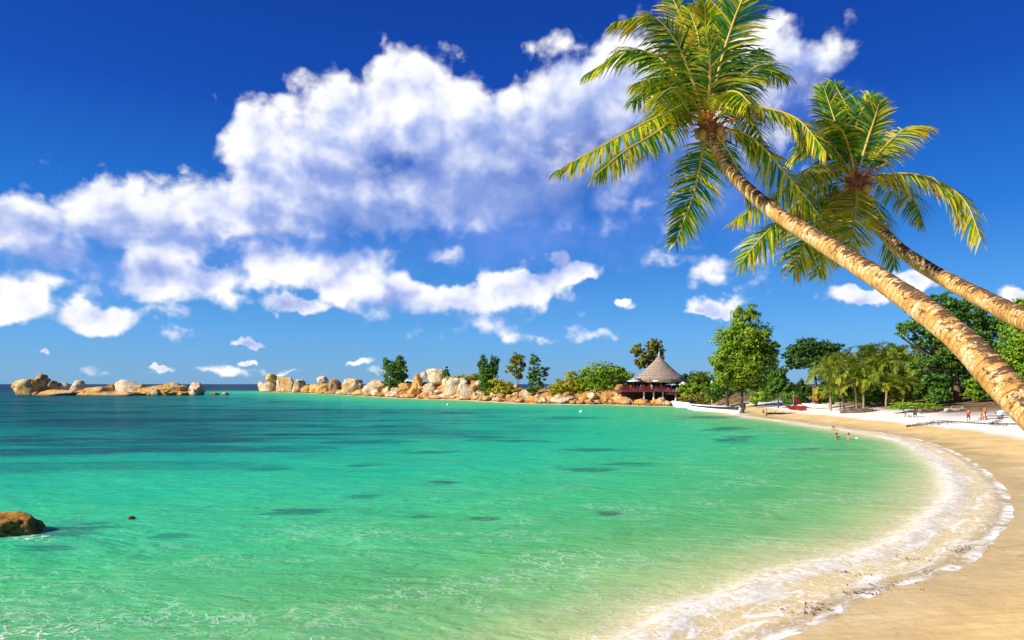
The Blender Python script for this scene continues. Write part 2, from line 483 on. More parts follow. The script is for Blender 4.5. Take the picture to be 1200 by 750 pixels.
    bn = [n for n in nt.nodes if n.bl_idname == 'ShaderNodeBump'][0]
    bd = nt.nodes.new('ShaderNodeBump'); bd.inputs['Distance'].default_value = .5; L(nt, hh, bd.inputs['Height']); L(nt, maprange(nt, d, 1, 12, .25, .42), bd.inputs['Strength'])
    L(nt, bd.outputs[0], df.inputs['Normal']); L(nt, bn.outputs[0], gl.inputs['Normal'])
    fz = nt.nodes.new('ShaderNodeFresnel'); fz.inputs['IOR'].default_value = 1.33; L(nt, bn.outputs[0], fz.inputs['Normal'])
    ff = mathn(nt, 'MINIMUM', mathn(nt, 'MULTIPLY', fz.outputs[0], 1.0), .2)
    ff = mathn(nt, 'MULTIPLY', ff, mathn(nt, 'SUBTRACT', 1.0, foam))
    body = nt.nodes.new('ShaderNodeMixShader'); L(nt, ff, body.inputs[0]); L(nt, df.outputs[0], body.inputs[1]); L(nt, gl.outputs[0], body.inputs[2])
    nt.nodes.remove(b)
    mx = nt.nodes.new('ShaderNodeMixShader')
    L(nt, op, mx.inputs[0]); L(nt, tr.outputs[0], mx.inputs[1]); L(nt, body.outputs[0], mx.inputs[2])
    L(nt, mx.outputs[0], nt.nodes['Material Output'].inputs['Surface'])
    return m

# arc position along the shore for every water point (for streaks of foam that follow the beach)
FR = np.array([(-70, -10), (-30, -1), (-10, 4.5), (-3, 7.6), (2, 11), (4.7, 14.0)] + front)
seg = np.sqrt(((FR[1:] - FR[:-1]) ** 2).sum(1)); arc = np.concatenate([[0], np.cumsum(seg)])
fine_a = np.linspace(0, arc[-1], 700); fine = np.stack([np.interp(fine_a, arc, FR[:, 0]), np.interp(fine_a, arc, FR[:, 1])], 1)
AL = np.zeros(XX.size); xf = XX.ravel(); yf = YY.ravel()
near = np.where((SD.ravel() > -14) & (SD.ravel() < 2))[0]
for s in range(0, len(near), 5000):
    k = near[s:s + 5000]
    d2 = (xf[k, None] - fine[:, 0]) ** 2 + (yf[k, None] - fine[:, 1]) ** 2
    j = d2.argmin(1); tg = np.gradient(fine, axis=0); tg /= np.linalg.norm(tg, axis=1)[:, None]
    AL[k] = fine_a[j] + (xf[k] - fine[j, 0]) * tg[j, 0] + (yf[k] - fine[j, 1]) * tg[j, 1]
# dark weed patches seen in the bay: (px, py, half width, half height)
WEED = [(350, 601, 48, 6), (425, 581, 36, 4), (300, 548, 45, 4), (740, 543, 50, 4), (690, 551, 45, 4), (488, 604, 26, 5), (567, 608, 20, 3.5),
        (520, 566, 20, 3), (865, 514, 28, 5), (850, 503, 30, 3), (600, 517, 60, 2.5), (720, 527, 70, 2.5), (560, 513, 60, 3), (430, 545, 30, 3),
        (70, 622, 55, 9), (100, 615, 50, 7), (60, 640, 45, 8), (195, 629, 30, 4), (830, 489, 60, 3), (660, 490, 60, 2.5), (60, 516, 110, 10), (230, 506, 130, 9), (250, 525, 160, 5), (420, 518, 80, 3),
        (330, 500, 120, 4), (120, 497, 120, 6), (500, 530, 50, 2.5), (1000, 527, 30, 2), (940, 527, 34, 2), (460, 500, 70, 3), (715, 600, 18, 4)]
WD = np.zeros_like(XX)
Yp = np.maximum(YY, 4); PXg = XX / Yp * F + 600; PYg = HY + H * F / Yp
for (a, b_, ww, hh) in WEED:
    nn = .35 * snoise(XX, YY, .5, a * .1) + .25 * snoise(XX, YY, 1.3, a * .05)
    r = np.sqrt(((PXg - a - 6 * nn) / ww) ** 2 + ((PYg - b_) / hh) ** 2) + nn
    WD = np.maximum(WD, .75 * (1 - sm(.1, 1.5, r)))
LC = np.maximum(.75 * (1 - sm(.3, 1.1, np.sqrt(((PXg - 20) / 130) ** 2 + ((PYg - 752) / 46) ** 2))), .8 * (1 - sm(.4, 1.1, np.sqrt(((PXg - 38) / 32) ** 2 + ((PYg - 629) / 8) ** 2))))  # first patch paints a net of caustic light, second is foam by the rock
swell = .035 * np.sin(YY * .55 + XX * .18 + 1.5 * snoise(XX, YY, .05)) + .03 * snoise(XX, YY, .6, 3) + .015 * snoise(XX, YY, 1.7, 5)
calm = sm(.5, 9, -SD) * (1 - sm(180, 500, YY))
swash = .05 * snoise(XX, YY, .45, 8) + .035 * snoise(XX, YY, 1.2, 2)
brk = .16 * np.exp(-((-SD - 2.7 + .6 * snoise(XX, YY, .3, 6)) / .55) ** 2) * (YY < 130)
WZ = .012 + swell * calm + brk * .7 + swash * (1 - sm(0, 4, -SD)) * .35
keep = (SD < 1.6)
kq = keep.ravel()[GQ].any(1)
used = np.unique(GQ[kq]); remap = np.full(XX.size, -1); remap[used] = np.arange(len(used))
wv = np.stack([XX, YY, WZ], -1).reshape(-1, 3)[used]
water = np_mesh('sea_water', wv, remap[GQ[kq]], water_material(), smooth=True,
                pattrs={'off': -SD.ravel()[used], 'along': AL[used], 'weed': WD.ravel()[used], 'foam_caustics': LC.ravel()[used]})
water['kind'] = 'structure'

# ------------------------------------------------------------------ boulders
def boulder_mesh(name, seed, sub=4, blocky=.6, rough=.22, mat='rock_pale', cuts=9):
    bm = bmesh.new(); bmesh.ops.create_icosphere(bm, subdivisions=sub, radius=1.0)
    off = Vector((seed * 3.7, seed * 1.9, seed * 5.1))
    for v in bm.verts:
        p = v.co.normalized()
        q = Vector([math.copysign(abs(c) ** blocky, c) for c in p])
        q = p.lerp(q * .82, .6)
        n1 = mnoise.noise(p * 1.1 + off); n2 = mnoise.noise(p * 2.6 + off * 1.3); n3 = mnoise.noise(p * 6.5 + off)
        crack = -abs(mnoise.noise(p * 1.9 - off)) 
        k = 1 + rough * 1.3 * n1 + rough * .7 * n2 + rough * .28 * n3
        cr = math.exp(-(mnoise.noise(p * 1.6 - off) / .06) ** 2) * rough * .55
        v.co = q * (k - cr)
    rr_ = random.Random(int(seed * 1000))
    for _ in range(cuts):
        n_ = Vector((rr_.gauss(0, 1), rr_.gauss(0, 1), rr_.gauss(0, .8))).normalized(); d_ = rr_.uniform(.58, .92)
        for v in bm.verts:
            e_ = v.co.dot(n_) - d_
            if e_ > 0: v.co -= n_ * e_ * .88
    me = bpy.data.meshes.new(name); bm.to_mesh(me); bm.free()
    me.polygons.foreach_set('use_smooth', [True] * len(me.polygons))
    me.materials.append(M[mat])
    return me

def boulder(px, py, w, h, Y, label, mat='rock_pale', seed=None, tilt=0.0, group=None, depth=.85, blocky=.6, rough=.22, name='boulder', cat='boulder', rz=None, cuts=9):
    seed = seed if seed is not None else random.random() * 50
    if py + h / 2 > 452:            # stands in water or earth: let the foot run on below the surface
        py += h * .22; h *= 1.44
    o = bpy.data.objects.new(name, boulder_mesh(name, seed, 4 if w < 60 else 5, blocky, rough, mat, cuts)); COL.objects.link(o)
    s = Y / F
    o.location = P(px, py, Y); o.scale = (w / 2 * s * 1.05, max(w, h) / 2 * s * depth, h / 2 * s * 1.08)
    o.rotation_euler = (random.uniform(-.1, .1), tilt, random.uniform(-.3, .3) if rz is None else rz)
    return tag(o, label, cat, group)

IY = 366
for a in [
    (38, 454, 38, 22, 'tall cream boulder at the left end of the low rock island', 'rock_orange'),
    (49, 446, 15, 16, 'dark brown fissured block perched on the island\'s tall left boulder', 'rock_brown'),
    (28, 458, 18, 13, 'sloping cream boulder at the foot of the island\'s left end', 'rock_pale'),
    (50, 458, 22, 10, 'rounded orange boulder below the dark brown block on the island', 'rock_orange'),
    (64, 455, 13, 15, 'narrow upright boulder right of the island\'s tall left boulder', 'rock_orange'),
    (76, 455, 13, 14, 'second narrow upright boulder between cream lumps on the island', 'rock_pale'),
    (92, 454, 22, 16, 'domed tan boulder in the left third of the rock island', 'rock_pale'),
    (115, 458.5, 46, 9, 'long low orange slab in the middle of the rock island', 'rock_orange'),
    (131, 453, 13, 8, 'small brown rock poking up left of the island\'s white dome', 'rock_brown'),
    (157, 455, 44, 17, 'broad white topped dome rock in the middle of the island', 'rock_pale'),
    (186, 458, 48, 11, 'wide orange shelf rock right of the island\'s white dome', 'rock_orange'),
    (207, 454, 26, 12, 'tan hump with dark cracks on the island\'s right half', 'rock_orange'),
    (229, 456, 18, 15, 'pale notched boulder at the right shoulder of the rock island', 'rock_pale'),
    (216, 460.5, 44, 7, 'flat orange ledge at water level on the island\'s right end', 'rock_orange'),
    (141, 461, 70, 6, 'flat wave washed ledge along the front of the island', 'rock_orange'),
    (251, 462, 15, 5, 'low rounded rock just off the island\'s right end', 'rock_orange'),
    (264, 461.5, 8, 5.5, 'smallest outlying rock beyond the island\'s right end', 'rock_orange')]:
    px, py, w, h, lab, mt = a
    boulder(px, py, w, h, IY + random.uniform(-4, 6), lab, mt, blocky=.55, rough=.28, rz=random.uniform(-.15, .15))

# front line distance of the spit at a given column
FPX = np.array([p[0] for p in SHORE_PX[-19:]][::-1]); FPY = np.array([4800 / (p[1] - HY) for p in SHORE_PX[-19:]][::-1])
def spitY(px): return float(np.interp(px, FPX, FPY))
for a in [
    (316, 453, 23, 14, 4, 'broad cream boulder at the sea end of the rocky spit', 'rock_pale'),
    (318, 442.5, 13, 10, 4, 'square block balanced on top of the boulder at the spit\'s sea end', 'rock_orange'),
    (329, 449, 9, 13, 5, 'thin pale upright rock beside the block at the spit\'s sea end', 'rock_pale'),
    (338, 450, 20, 15, 5, 'ochre topped boulder second along from the spit\'s sea end', 'rock_orange'),
    (350, 452, 16, 14, 4, 'white boulder with flat top near the spit\'s sea end', 'rock_pale'),
    (360, 456, 16, 10, 3, 'yellowish low boulder left of the tipped white block', 'rock_orange'),
    (369, 454, 16, 11, 8, 'tan rounded boulder just left of the tipped white block', 'rock_orange'),
    (378, 446, 14, 10, 12, 'tipped white block on top of the outer spit pile', 'rock_pale'),
    (380, 454, 20, 11, 5, 'brown boulder under the tipped white block', 'rock_orange'),
    (393, 451, 15, 13, 8, 'dark faced boulder right of the tipped white block', 'rock_brown'),
    (391, 459, 20, 7, 2, 'low dark brown rock at the waterline of the outer spit', 'rock_brown'),
    (414, 451, 29, 14, 9, 'wide flat topped cream boulder midway along the outer spit', 'rock_pale'),
    (405, 459.5, 22, 7, 3, 'low tan rock in front of the wide flat topped boulder', 'rock_orange'),
    (425, 460, 24, 7, 3, 'long low orange rock right of the wide flat topped boulder', 'rock_orange'),
    (441, 454, 33, 15, 8, 'big smooth white boulder with shaded right face on the spit', 'rock_pale'),
    (455, 456, 11, 11, 6, 'small pale boulder tucked right of the big smooth white one', 'rock_pale'),
    (465, 457, 14, 8, 8, 'low pale rock below the dark green shrub on the spit', 'rock_pale'),
    (474, 452, 15, 8, 16, 'tan rock at the right foot of the dark green spit shrub', 'rock_orange'),
    (489, 446, 16, 13, 15, 'orange boulder left of the great round boulder on the ridge', 'rock_orange'),
    (497, 440, 9, 8, 18, 'small pinkish rock on the ridge touching the great round boulder', 'rock_pale'),
    (511.5, 441, 24, 19, 14, 'great round pinkish boulder standing highest on the ridge', 'rock_pale'),
    (503, 454, 18, 9, 8, 'pale tumbled rock below the great round boulder', 'rock_pale'),
    (486, 457, 18, 8, 6, 'orange tumbled rock low on the slope under the ridge', 'rock_orange'),
    (534, 452, 37, 20, 10, 'broad sloping white rock face right of the great round boulder', 'rock_pale'),
    (548, 458, 24, 15, 6, 'pale boulder overhanging a dark hollow on the spit', 'rock_pale'),
    (527, 463, 20, 9, 3, 'cream rock low on the shore under the white rock face', 'rock_pale'),
    (580, 461, 13, 9, 8, 'round pale rock at the foot of the twin spit tree', 'rock_pale'),
    (620, 460, 14, 9, 8, 'pale boulder between the two thin trees on the spit', 'rock_pale'),
    (727, 457, 17, 14, 10, 'rounded grey boulder beside the left end of the red deck', 'rock_brown'),
    (716, 464, 26, 11, 6, 'orange sloping rock left of the stilted hut', 'rock_orange'),
    (735, 469, 28, 11, 3, 'large tan rock at the water under the red deck\'s left end', 'rock_orange'),
    (752, 471, 20, 8, 2, 'flat tan rock at the water under the middle of the red deck', 'rock_orange'),
    (768, 472, 16, 7, 2, 'dark orange rock at the water below the hut\'s stilts', 'rock_orange')]:
    px, py, w, h, dy, lab, mt = a
    boulder(px, py, w, h, spitY(px) + dy, lab, mt, blocky=.5, rough=.27)

boulder(72, 460.5, 60, 8, IY - 2, 'low ledge joining the upright boulders on the island\'s left half', 'rock_orange', blocky=.55, rough=.3)
lumps = [boulder_mesh('island_lump', 90 + i * 1.7, 4, .6, .3, ('rock_orange', 'rock_pale', 'rock_brown')[i % 3]) for i in range(6)]
for i in range(26):
    px = random.uniform(26, 236); Yb = IY + random.uniform(-7, 5); q = random.uniform(1.3, 3.0)
    o = bpy.data.objects.new('island_lump', random.choice(lumps)); COL.objects.link(o)
    o.location = ((px - 600) / F * Yb, Yb, random.uniform(-.3, .9)); o.scale = (q * random.uniform(1, 1.7), q, q * random.uniform(.8, 1.25))
    o.rotation_euler = (random.uniform(-.3, .3), random.uniform(-.3, .3), random.uniform(0, 6.3))
    tag(o, 'rough tan lump of rock filling in between the big boulders of the island', 'rock', 'rock lumps on the island')
mids = [boulder_mesh('boulder', 20 + i * 2.7, 4, .7, .3, ('rock_orange', 'rock_pale', 'rock_brown', 'rock_orange', 'rock_pale')[i % 5]) for i in range(10)]
for i in range(105):
    px = random.choice([random.uniform(312, 470), random.uniform(330, 460), random.uniform(470, 600), random.uniform(470, 740)]); Yb = spitY(px)
    bk = random.uniform(1, 12) if px < 600 else random.uniform(1, 7)
    x = (px - 600) / F * Yb + .82 * bk; y = Yb + .57 * bk
    q = random.uniform(.9, 2.0) * (1.35 if px < 470 else 1.0)
    o = bpy.data.objects.new('boulder', random.choice(mids)); COL.objects.link(o)
    o.location = (x, y, max(ground(x, y), 0) + q * .15); o.scale = (q * random.uniform(.9, 1.7), q, q * random.uniform(.5, 1.0))
    o.rotation_euler = (random.uniform(-.4, .4), random.uniform(-.4, .4), random.uniform(0, 6.3))
    tag(o, 'mid sized tan boulder in the jumble on the rocky spit\'s slope', 'boulder', 'mid sized boulders on the spit')

# rubble along the waterline of the spit
variants = [boulder_mesh('rubble_rock', 60 + i * 3.3, 3, .5, .3, ('rock_orange', 'rock_pale', 'rock_orange', 'rock_brown')[i % 4]) for i in range(8)]
for i in range(210):
    px = random.uniform(318, 786); Yb = spitY(px)
    back_ = random.random() ** 1.5 * 9
    if px > 575: back_ = random.random() * 5
    x = (px - 600) / F * Yb; y = Yb
    x += .82 * back_ ; y += .57 * back_
    s = random.uniform(.5, 1.3) * (1.0 if px > 575 else 1.5) * (1.7 if random.random() < .25 else 1)
    z = ground(x, y)
    o = bpy.data.objects.new('rubble_rock', random.choice(variants)); COL.objects.link(o)
    o.location = (x, y, max(z, 0) + s * .18); o.scale = (s * random.uniform(.9, 1.5), s, s * random.uniform(.5, .9))
    o.rotation_euler = (random.uniform(-.3, .3), random.uniform(-.3, .3), random.uniform(0, 6.3))
    tag(o, 'small rough rock in the rubble lining the rocky spit\'s waterline', 'rock', 'rubble rocks along the spit')

boulder(-12, 622, 108, 46, 27.6, 'wet orange brown rock breaking the surface near the shore', 'rock_wet', seed=3.3, blocky=.8, rough=.17, cuts=1, depth=.6, name='half_submerged_rock', cat='rock', rz=.1)
boulder(154, 609, 9, 9, 30.2, 'tiny orange rock tip just breaking the green water', 'rock_wet', seed=9.1, name='rock_tip', cat='rock')

# ------------------------------------------------------------------ foliage
LM = {
    'bright': leafmat('leaf_bright', (.10, .20, .012, 1), (.42, .56, .03, 1)),
    'mid': leafmat('leaf_mid', (.035, .11, .012, 1), (.17, .32, .03, 1)),
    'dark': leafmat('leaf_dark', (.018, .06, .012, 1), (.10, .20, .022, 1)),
    'yellow': leafmat('leaf_yellow', (.24, .26, .012, 1), (.64, .58, .025, 1)),
    'lime': leafmat('leaf_lime', (.08, .20, .012, 1), (.38, .54, .025, 1)),
    'olive': leafmat('leaf_olive', (.10, .11, .012, 1), (.44, .40, .04, 1)),
    'palm': leafmat('palm_leaf_far', (.05, .13, .012, 1), (.50, .52, .03, 1)),
}
M['bark'] = plain('tree_bark', (.14, .085, .05), .9, .5, 1.5)
M['bark_dark'] = plain('tree_bark_dark', (.06, .04, .028), .9, .5, 1.5)

def leaf_cloud(blobs, nleaf, size, clumpsize=.28, jitter=.5):
    """small leaf faces gathered in clumps through ellipsoids: blobs = [(centre, (rx, ry, rz))]"""
    V = []; T = []
    wts = np.array([b[1][0] * b[1][2] for b in blobs]); wts /= wts.sum()
    for (c, r), w in zip(blobs, wts):
        c = np.array(c); r = np.array(r)
        n = max(20, int(nleaf * w * 1.9))
        nclump = max(9, int(n / 26))
        dirs = RNG.normal(size=(nclump, 3)); dirs /= np.linalg.norm(dirs, axis=1)[:, None]
        rad = RNG.uniform(.12, 1, nclump) ** .45
        rad *= 1 + .16 * RNG.normal(size=nclump)
        cc = dirs * rad[:, None]
        csz = clumpsize * 1.15 * RNG.uniform(.4, 1.4, nclump)
        ct = np.clip(RNG.normal(.45, .2, nclump), 0, 1)
        k = RNG.integers(0, nclump, n)
        q = RNG.normal(size=(n, 3)); q /= np.linalg.norm(q, axis=1)[:, None]
        rr = RNG.uniform(0, 1, n) ** .5
        loc = cc[k] + q * (rr * csz[k])[:, None] * np.array([1.1, 1.1, .75])
        pos = c + loc * r
        nrm = q * .8 + dirs[k] * .4 + RNG.normal(size=(n, 3)) * jitter + np.array([0, 0, .35])
        nrm /= np.linalg.norm(nrm, axis=1)[:, None]
        up = RNG.normal(size=(n, 3)); a = np.cross(nrm, up); a /= np.linalg.norm(a, axis=1)[:, None]; b = np.cross(nrm, a)
        s = size * RNG.uniform(.6, 1.35, n)[:, None]
        V.append(np.stack([pos - a * s, pos - b * s * .5, pos + a * s, pos + b * s * .5], 1))
        T.append(np.clip(ct[k] + RNG.normal(0, .16, n), 0, 1))
    V = np.concatenate(V); T = np.concatenate(T)
    return V.reshape(-1, 3), np.arange(len(V) * 4).reshape(-1, 4), T

def tree(name, label, cat, base, Y, blobs, leaf, nleaf, leafpx=2.2, trunk=.3, group=None, bark='bark', stems=1, part='crown', sink=.3, clump=.28, spread=1.0):
    """base = column of the trunk's foot; blobs = (px, py, rx, ry[, dY]) in picture pixels at distance Y"""
    s = Y / F
    bx = (base - 600) / F * Y
    bz = ground(bx, Y)
    org = Vector((bx, Y, bz))
    t = empty(name, org, label, cat, group)
    B = []
    for q in blobs:
        px, py, rx, ry = q[:4]; dy = q[4] if len(q) > 4 else 0
        c = P(px, py, Y); c.y += dy
        B.append((tuple(c - org), (rx * s, rx * s * .85, ry * s)))
    v, f, tt = leaf_cloud(B, nleaf, leafpx * s, clump)
    np_mesh(part, v, f, LM[leaf], t, tint=tt)
    mb = MB()
    low = min(b[0][2] - b[1][2] * .4 for b in B); 
    for k in range(stems):
        ox = (k - (stems - 1) / 2) * trunk * 3 * spread
        cen = sum((Vector(b[0]) for b in B), Vector()) / len(B)
        topz = max(b[0][2] for b in B)
        hub = Vector((cen.x * .5 + ox, cen.y * .5, max(low, topz * .35)))
        pts = catmull([(ox, 0, -sink), (ox * 1.1 + cen.x * .15, 0, hub.z * .5), hub, Vector((cen.x + ox, cen.y, topz))], 10)
        mb.tube(pts, [trunk * (1 - .085 * i) for i in range(11)], 7)
    for b in B:
        c = Vector(b[0])
        for j in range(3):
            e = c + Vector((random.uniform(-.6, .6) * b[1][0], random.uniform(-.6, .6) * b[1][1], random.uniform(-.2, .6) * b[1][2]))
            m_ = hub.lerp(e, .5) + Vector((0, 0, -.05 * (e - hub).length))
            mb.tube(catmull([hub + Vector((0, 0, -.2)), m_, e], 5), [trunk * .5 * (1 - .16 * i) for i in range(6)], 5)
    mb.build('trunk' if cat != 'bush' else 'stem', M[bark], t, smooth=True)
    return t

# on the spit
tree('leafy_tree', 'dark green shrubby tree alone on the outer half of the rocky spit', 'tree', 463, spitY(463) + 12,
     [(463, 438, 14, 13), (456, 428, 8, 8), (470, 425, 7, 11), (474, 436, 6, 9), (462, 448, 13, 7)], 'mid', 2600, 1.5, .35)
tree('young_tree', 'tiny dark conifer like tree right behind the great round boulder', 'tree', 523, spitY(523) + 16,
     [(523, 440, 4, 7), (523, 434, 2.5, 5)], 'mid', 500, 1.2, .15)
tree('leafy_tree', 'dense dark green twin topped tree leftmost of the spit\'s three slim trees', 'tree', 573, spitY(573) + 9,
     [(572, 446, 13, 14), (566, 428, 6, 13), (579, 430, 6, 13), (572, 456, 12, 8)], 'mid', 3200, 1.4, .3, bark='bark_dark')
tree('slim_tree', 'slim olive leaved tree with bare dark trunk, middle of the spit\'s three', 'tree', 607, spitY(607) + 9,
     [(606, 421, 8, 9), (602, 433, 8, 7), (612, 428, 6, 8), (608, 440, 5, 6)], 'olive', 1300, 1.4, .22, bark='bark_dark')
tree('slim_tree', 'open crowned thin green tree, rightmost of the spit\'s three slim trees', 'tree', 627, spitY(627) + 9,
     [(626, 424, 7, 9), (622, 438, 7, 8), (635, 436, 9, 6), (629, 449, 10, 7), (624, 457, 9, 6), (641, 431, 3, 3)], 'mid', 1500, 1.4, .2, bark='bark_dark')
tree('grass_bush', 'flat yellow green bush capping the white rock face on the spit', 'bush', 551, spitY(551) + 20,
     [(545, 443, 16, 4), (556, 443, 9, 5)], 'yellow', 1200, 1.3, .1, part='foliage')
tree('yellow_bush', 'yellow leaved bush between the twin topped and the olive tree', 'bush', 590, spitY(590) + 9,
     [(592, 455, 12, 8), (584, 449, 9, 6), (602, 460, 10, 6), (578, 458, 6, 5)], 'yellow', 1800, 1.3, .1, part='foliage')
tree('yellow_bush', 'bright yellow green bush at the left foot of the big lime thicket', 'bush', 664, spitY(664) + 9,
     [(664, 453, 17, 11), (652, 459, 10, 8), (678, 456, 12, 9), (670, 441, 9, 7)], 'yellow', 2600, 1.4, .15, part='foliage')
tree('lime_thicket', 'big domed lime green thicket left of the thatched hut', 'bush', 705, spitY(705) + 12,
     [(702, 442, 20, 17), (688, 447, 15, 14), (718, 443, 17, 13), (733, 446, 12, 11), (700, 456, 20, 9), (680, 458, 12, 7), (724, 437, 10, 8)], 'lime', 6000, 1.5, .2, part='foliage')
tree('olive_tree', 'two lobed olive yellow tree rising behind the thatched roof', 'tree', 758, 216,
     [(747, 410, 8, 9), (765, 408, 10, 10), (757, 422, 11, 10), (772, 418, 6, 9), (750, 424, 7, 7), (771, 402, 5, 5)], 'olive', 2600, 1.5, .4, bark='bark_dark')
# behind and right of the hut
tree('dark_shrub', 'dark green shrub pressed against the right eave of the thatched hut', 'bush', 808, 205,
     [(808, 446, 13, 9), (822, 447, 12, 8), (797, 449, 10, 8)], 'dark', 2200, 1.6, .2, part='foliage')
tree('green_shrub', 'rounded bright green shrub below the hut\'s right side', 'bush', 806, 190,
     [(806, 456, 11, 8), (817, 459, 11, 8), (826, 455, 8, 7)], 'lime', 2200, 1.5, .12, part='foliage')
tree('olive_shrub', 'brownish green scrub on the bank between the hut and the tall tree', 'bush', 820, 181,
     [(812, 468, 12, 5), (826, 467, 13, 6), (800, 469, 8, 4)], 'olive', 1500, 1.3, .1, part='foliage')
tree('tall_tree', 'tallest bright green feathery tree at the beach\'s far end', 'tree', 869, 162,
     [(872, 378, 16, 19), (858, 398, 20, 18), (886, 397, 20, 18), (872, 404, 26, 22), (850, 421, 17, 20), (872, 428, 26, 18), (896, 420, 17, 20), (848, 441, 13, 13), (880, 366, 8, 9), (869, 444, 18, 12), (898, 441, 12, 13), (906, 408, 9, 11), (838, 432, 7, 10)],
     'bright', 13000, 1.75, .42, stems=3, spread=2.6, bark='bark_dark')
tree('green_shrub', 'leaning green shrub right of the tall feathery tree\'s foot', 'bush', 912, 148,
     [(910, 446, 11, 12), (921, 455, 11, 11), (905, 459, 9, 9), (916, 437, 7, 8)], 'mid', 2600, 1.6, .2, part='foliage')
tree('green_shrub', 'low shaded shrub left of the tall feathery tree\'s trunks', 'bush', 842, 172,
     [(842, 458, 9, 9), (836, 463, 8, 7), (852, 462, 7, 6)], 'mid', 1400, 1.5, .12, part='foliage')
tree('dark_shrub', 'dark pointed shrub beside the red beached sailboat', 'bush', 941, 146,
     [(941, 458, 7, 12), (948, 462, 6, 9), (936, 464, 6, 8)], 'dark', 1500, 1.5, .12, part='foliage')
tree('spreading_tree', 'dark spreading flat topped tree behind the palm grove\'s left side', 'tree', 957, 156,
     [(950, 408, 23, 11), (935, 414, 15, 10), (968, 410, 19, 10), (950, 422, 25, 10), (930, 425, 10, 8), (975, 424, 14, 10)], 'dark', 5600, 1.7, .45, bark='bark_dark')
tree('broad_tree', 'tall dark broadleaf tree with thick trunk behind the leaning palm', 'tree', 1123, 122,
     [(1112, 372, 27, 21), (1085, 378, 22, 15), (1140, 374, 24, 22), (1120, 396, 34, 20), (1160, 384, 20, 22), (1086, 397, 18, 13), (1063, 382, 14, 7), (1140, 412, 36, 20), (1105, 418, 32, 17), (1100, 352, 15, 12), (1132, 356, 14, 10), (1088, 432, 24, 13), (1165, 425, 24, 18), (1056, 392, 9, 5), (1072, 366, 10, 7)], 'mid', 11500, 1.9, .75, clump=.24)
tree('broad_tree', 'lighter green broadleaf tree at the right edge behind both palms', 'tree', 1203, 112,
     [(1196, 392, 20, 22), (1188, 415, 22, 20), (1215, 380, 24, 26), (1204, 432, 26, 20), (1198, 360, 12, 12), (1230, 410, 24, 30)], 'lime', 8000, 2.1, .55)
tree('understorey_bush', 'shaded bush between the palm grove and the thick trunked tree', 'bush', 1092, 121,
     [(1090, 452, 15, 13), (1075, 457, 12, 11), (1104, 459, 11, 11)], 'mid', 2600, 1.7, .12, part='foliage')
tree('understorey_bush', 'bright bush just right of the thick brown trunk', 'bush', 1146, 118,
     [(1144, 451, 12, 10), (1158, 448, 12, 12), (1150, 461, 14, 8)], 'lime', 2200, 1.7, .12, part='foliage')
tree('understorey_bush', 'dim green bush low against the right edge of the beach', 'bush', 1184, 110,
     [(1184, 452, 16, 14), (1204, 456, 18, 14), (1170, 462, 10, 9)], 'mid', 2600, 1.8, .12, part='foliage')
tree('creeper_mound', 'flat bright green creeper mound on the sand before the palms', 'bush', 1072, 112,
     [(1066, 475, 21, 4.0), (1084, 475, 16, 3.6), (1050, 477, 10, 2.5)], 'lime', 2600, 1.1, .05, part='foliage', clump=.2)
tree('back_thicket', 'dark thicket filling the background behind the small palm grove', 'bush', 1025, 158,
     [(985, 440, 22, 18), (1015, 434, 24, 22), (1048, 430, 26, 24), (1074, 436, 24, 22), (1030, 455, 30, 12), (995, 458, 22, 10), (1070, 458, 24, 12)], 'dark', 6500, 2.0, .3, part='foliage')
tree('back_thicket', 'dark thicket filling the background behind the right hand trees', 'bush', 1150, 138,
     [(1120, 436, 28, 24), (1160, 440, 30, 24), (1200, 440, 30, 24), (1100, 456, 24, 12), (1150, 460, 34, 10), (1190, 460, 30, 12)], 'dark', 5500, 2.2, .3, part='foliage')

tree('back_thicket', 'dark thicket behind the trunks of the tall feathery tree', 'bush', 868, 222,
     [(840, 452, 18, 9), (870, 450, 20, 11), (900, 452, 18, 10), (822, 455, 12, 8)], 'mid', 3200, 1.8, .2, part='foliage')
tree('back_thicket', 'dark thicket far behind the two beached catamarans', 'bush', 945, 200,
     [(915, 457, 14, 9), (945, 459, 18, 8), (975, 455, 18, 12)], 'dark', 2600, 1.8, .2, part='foliage')
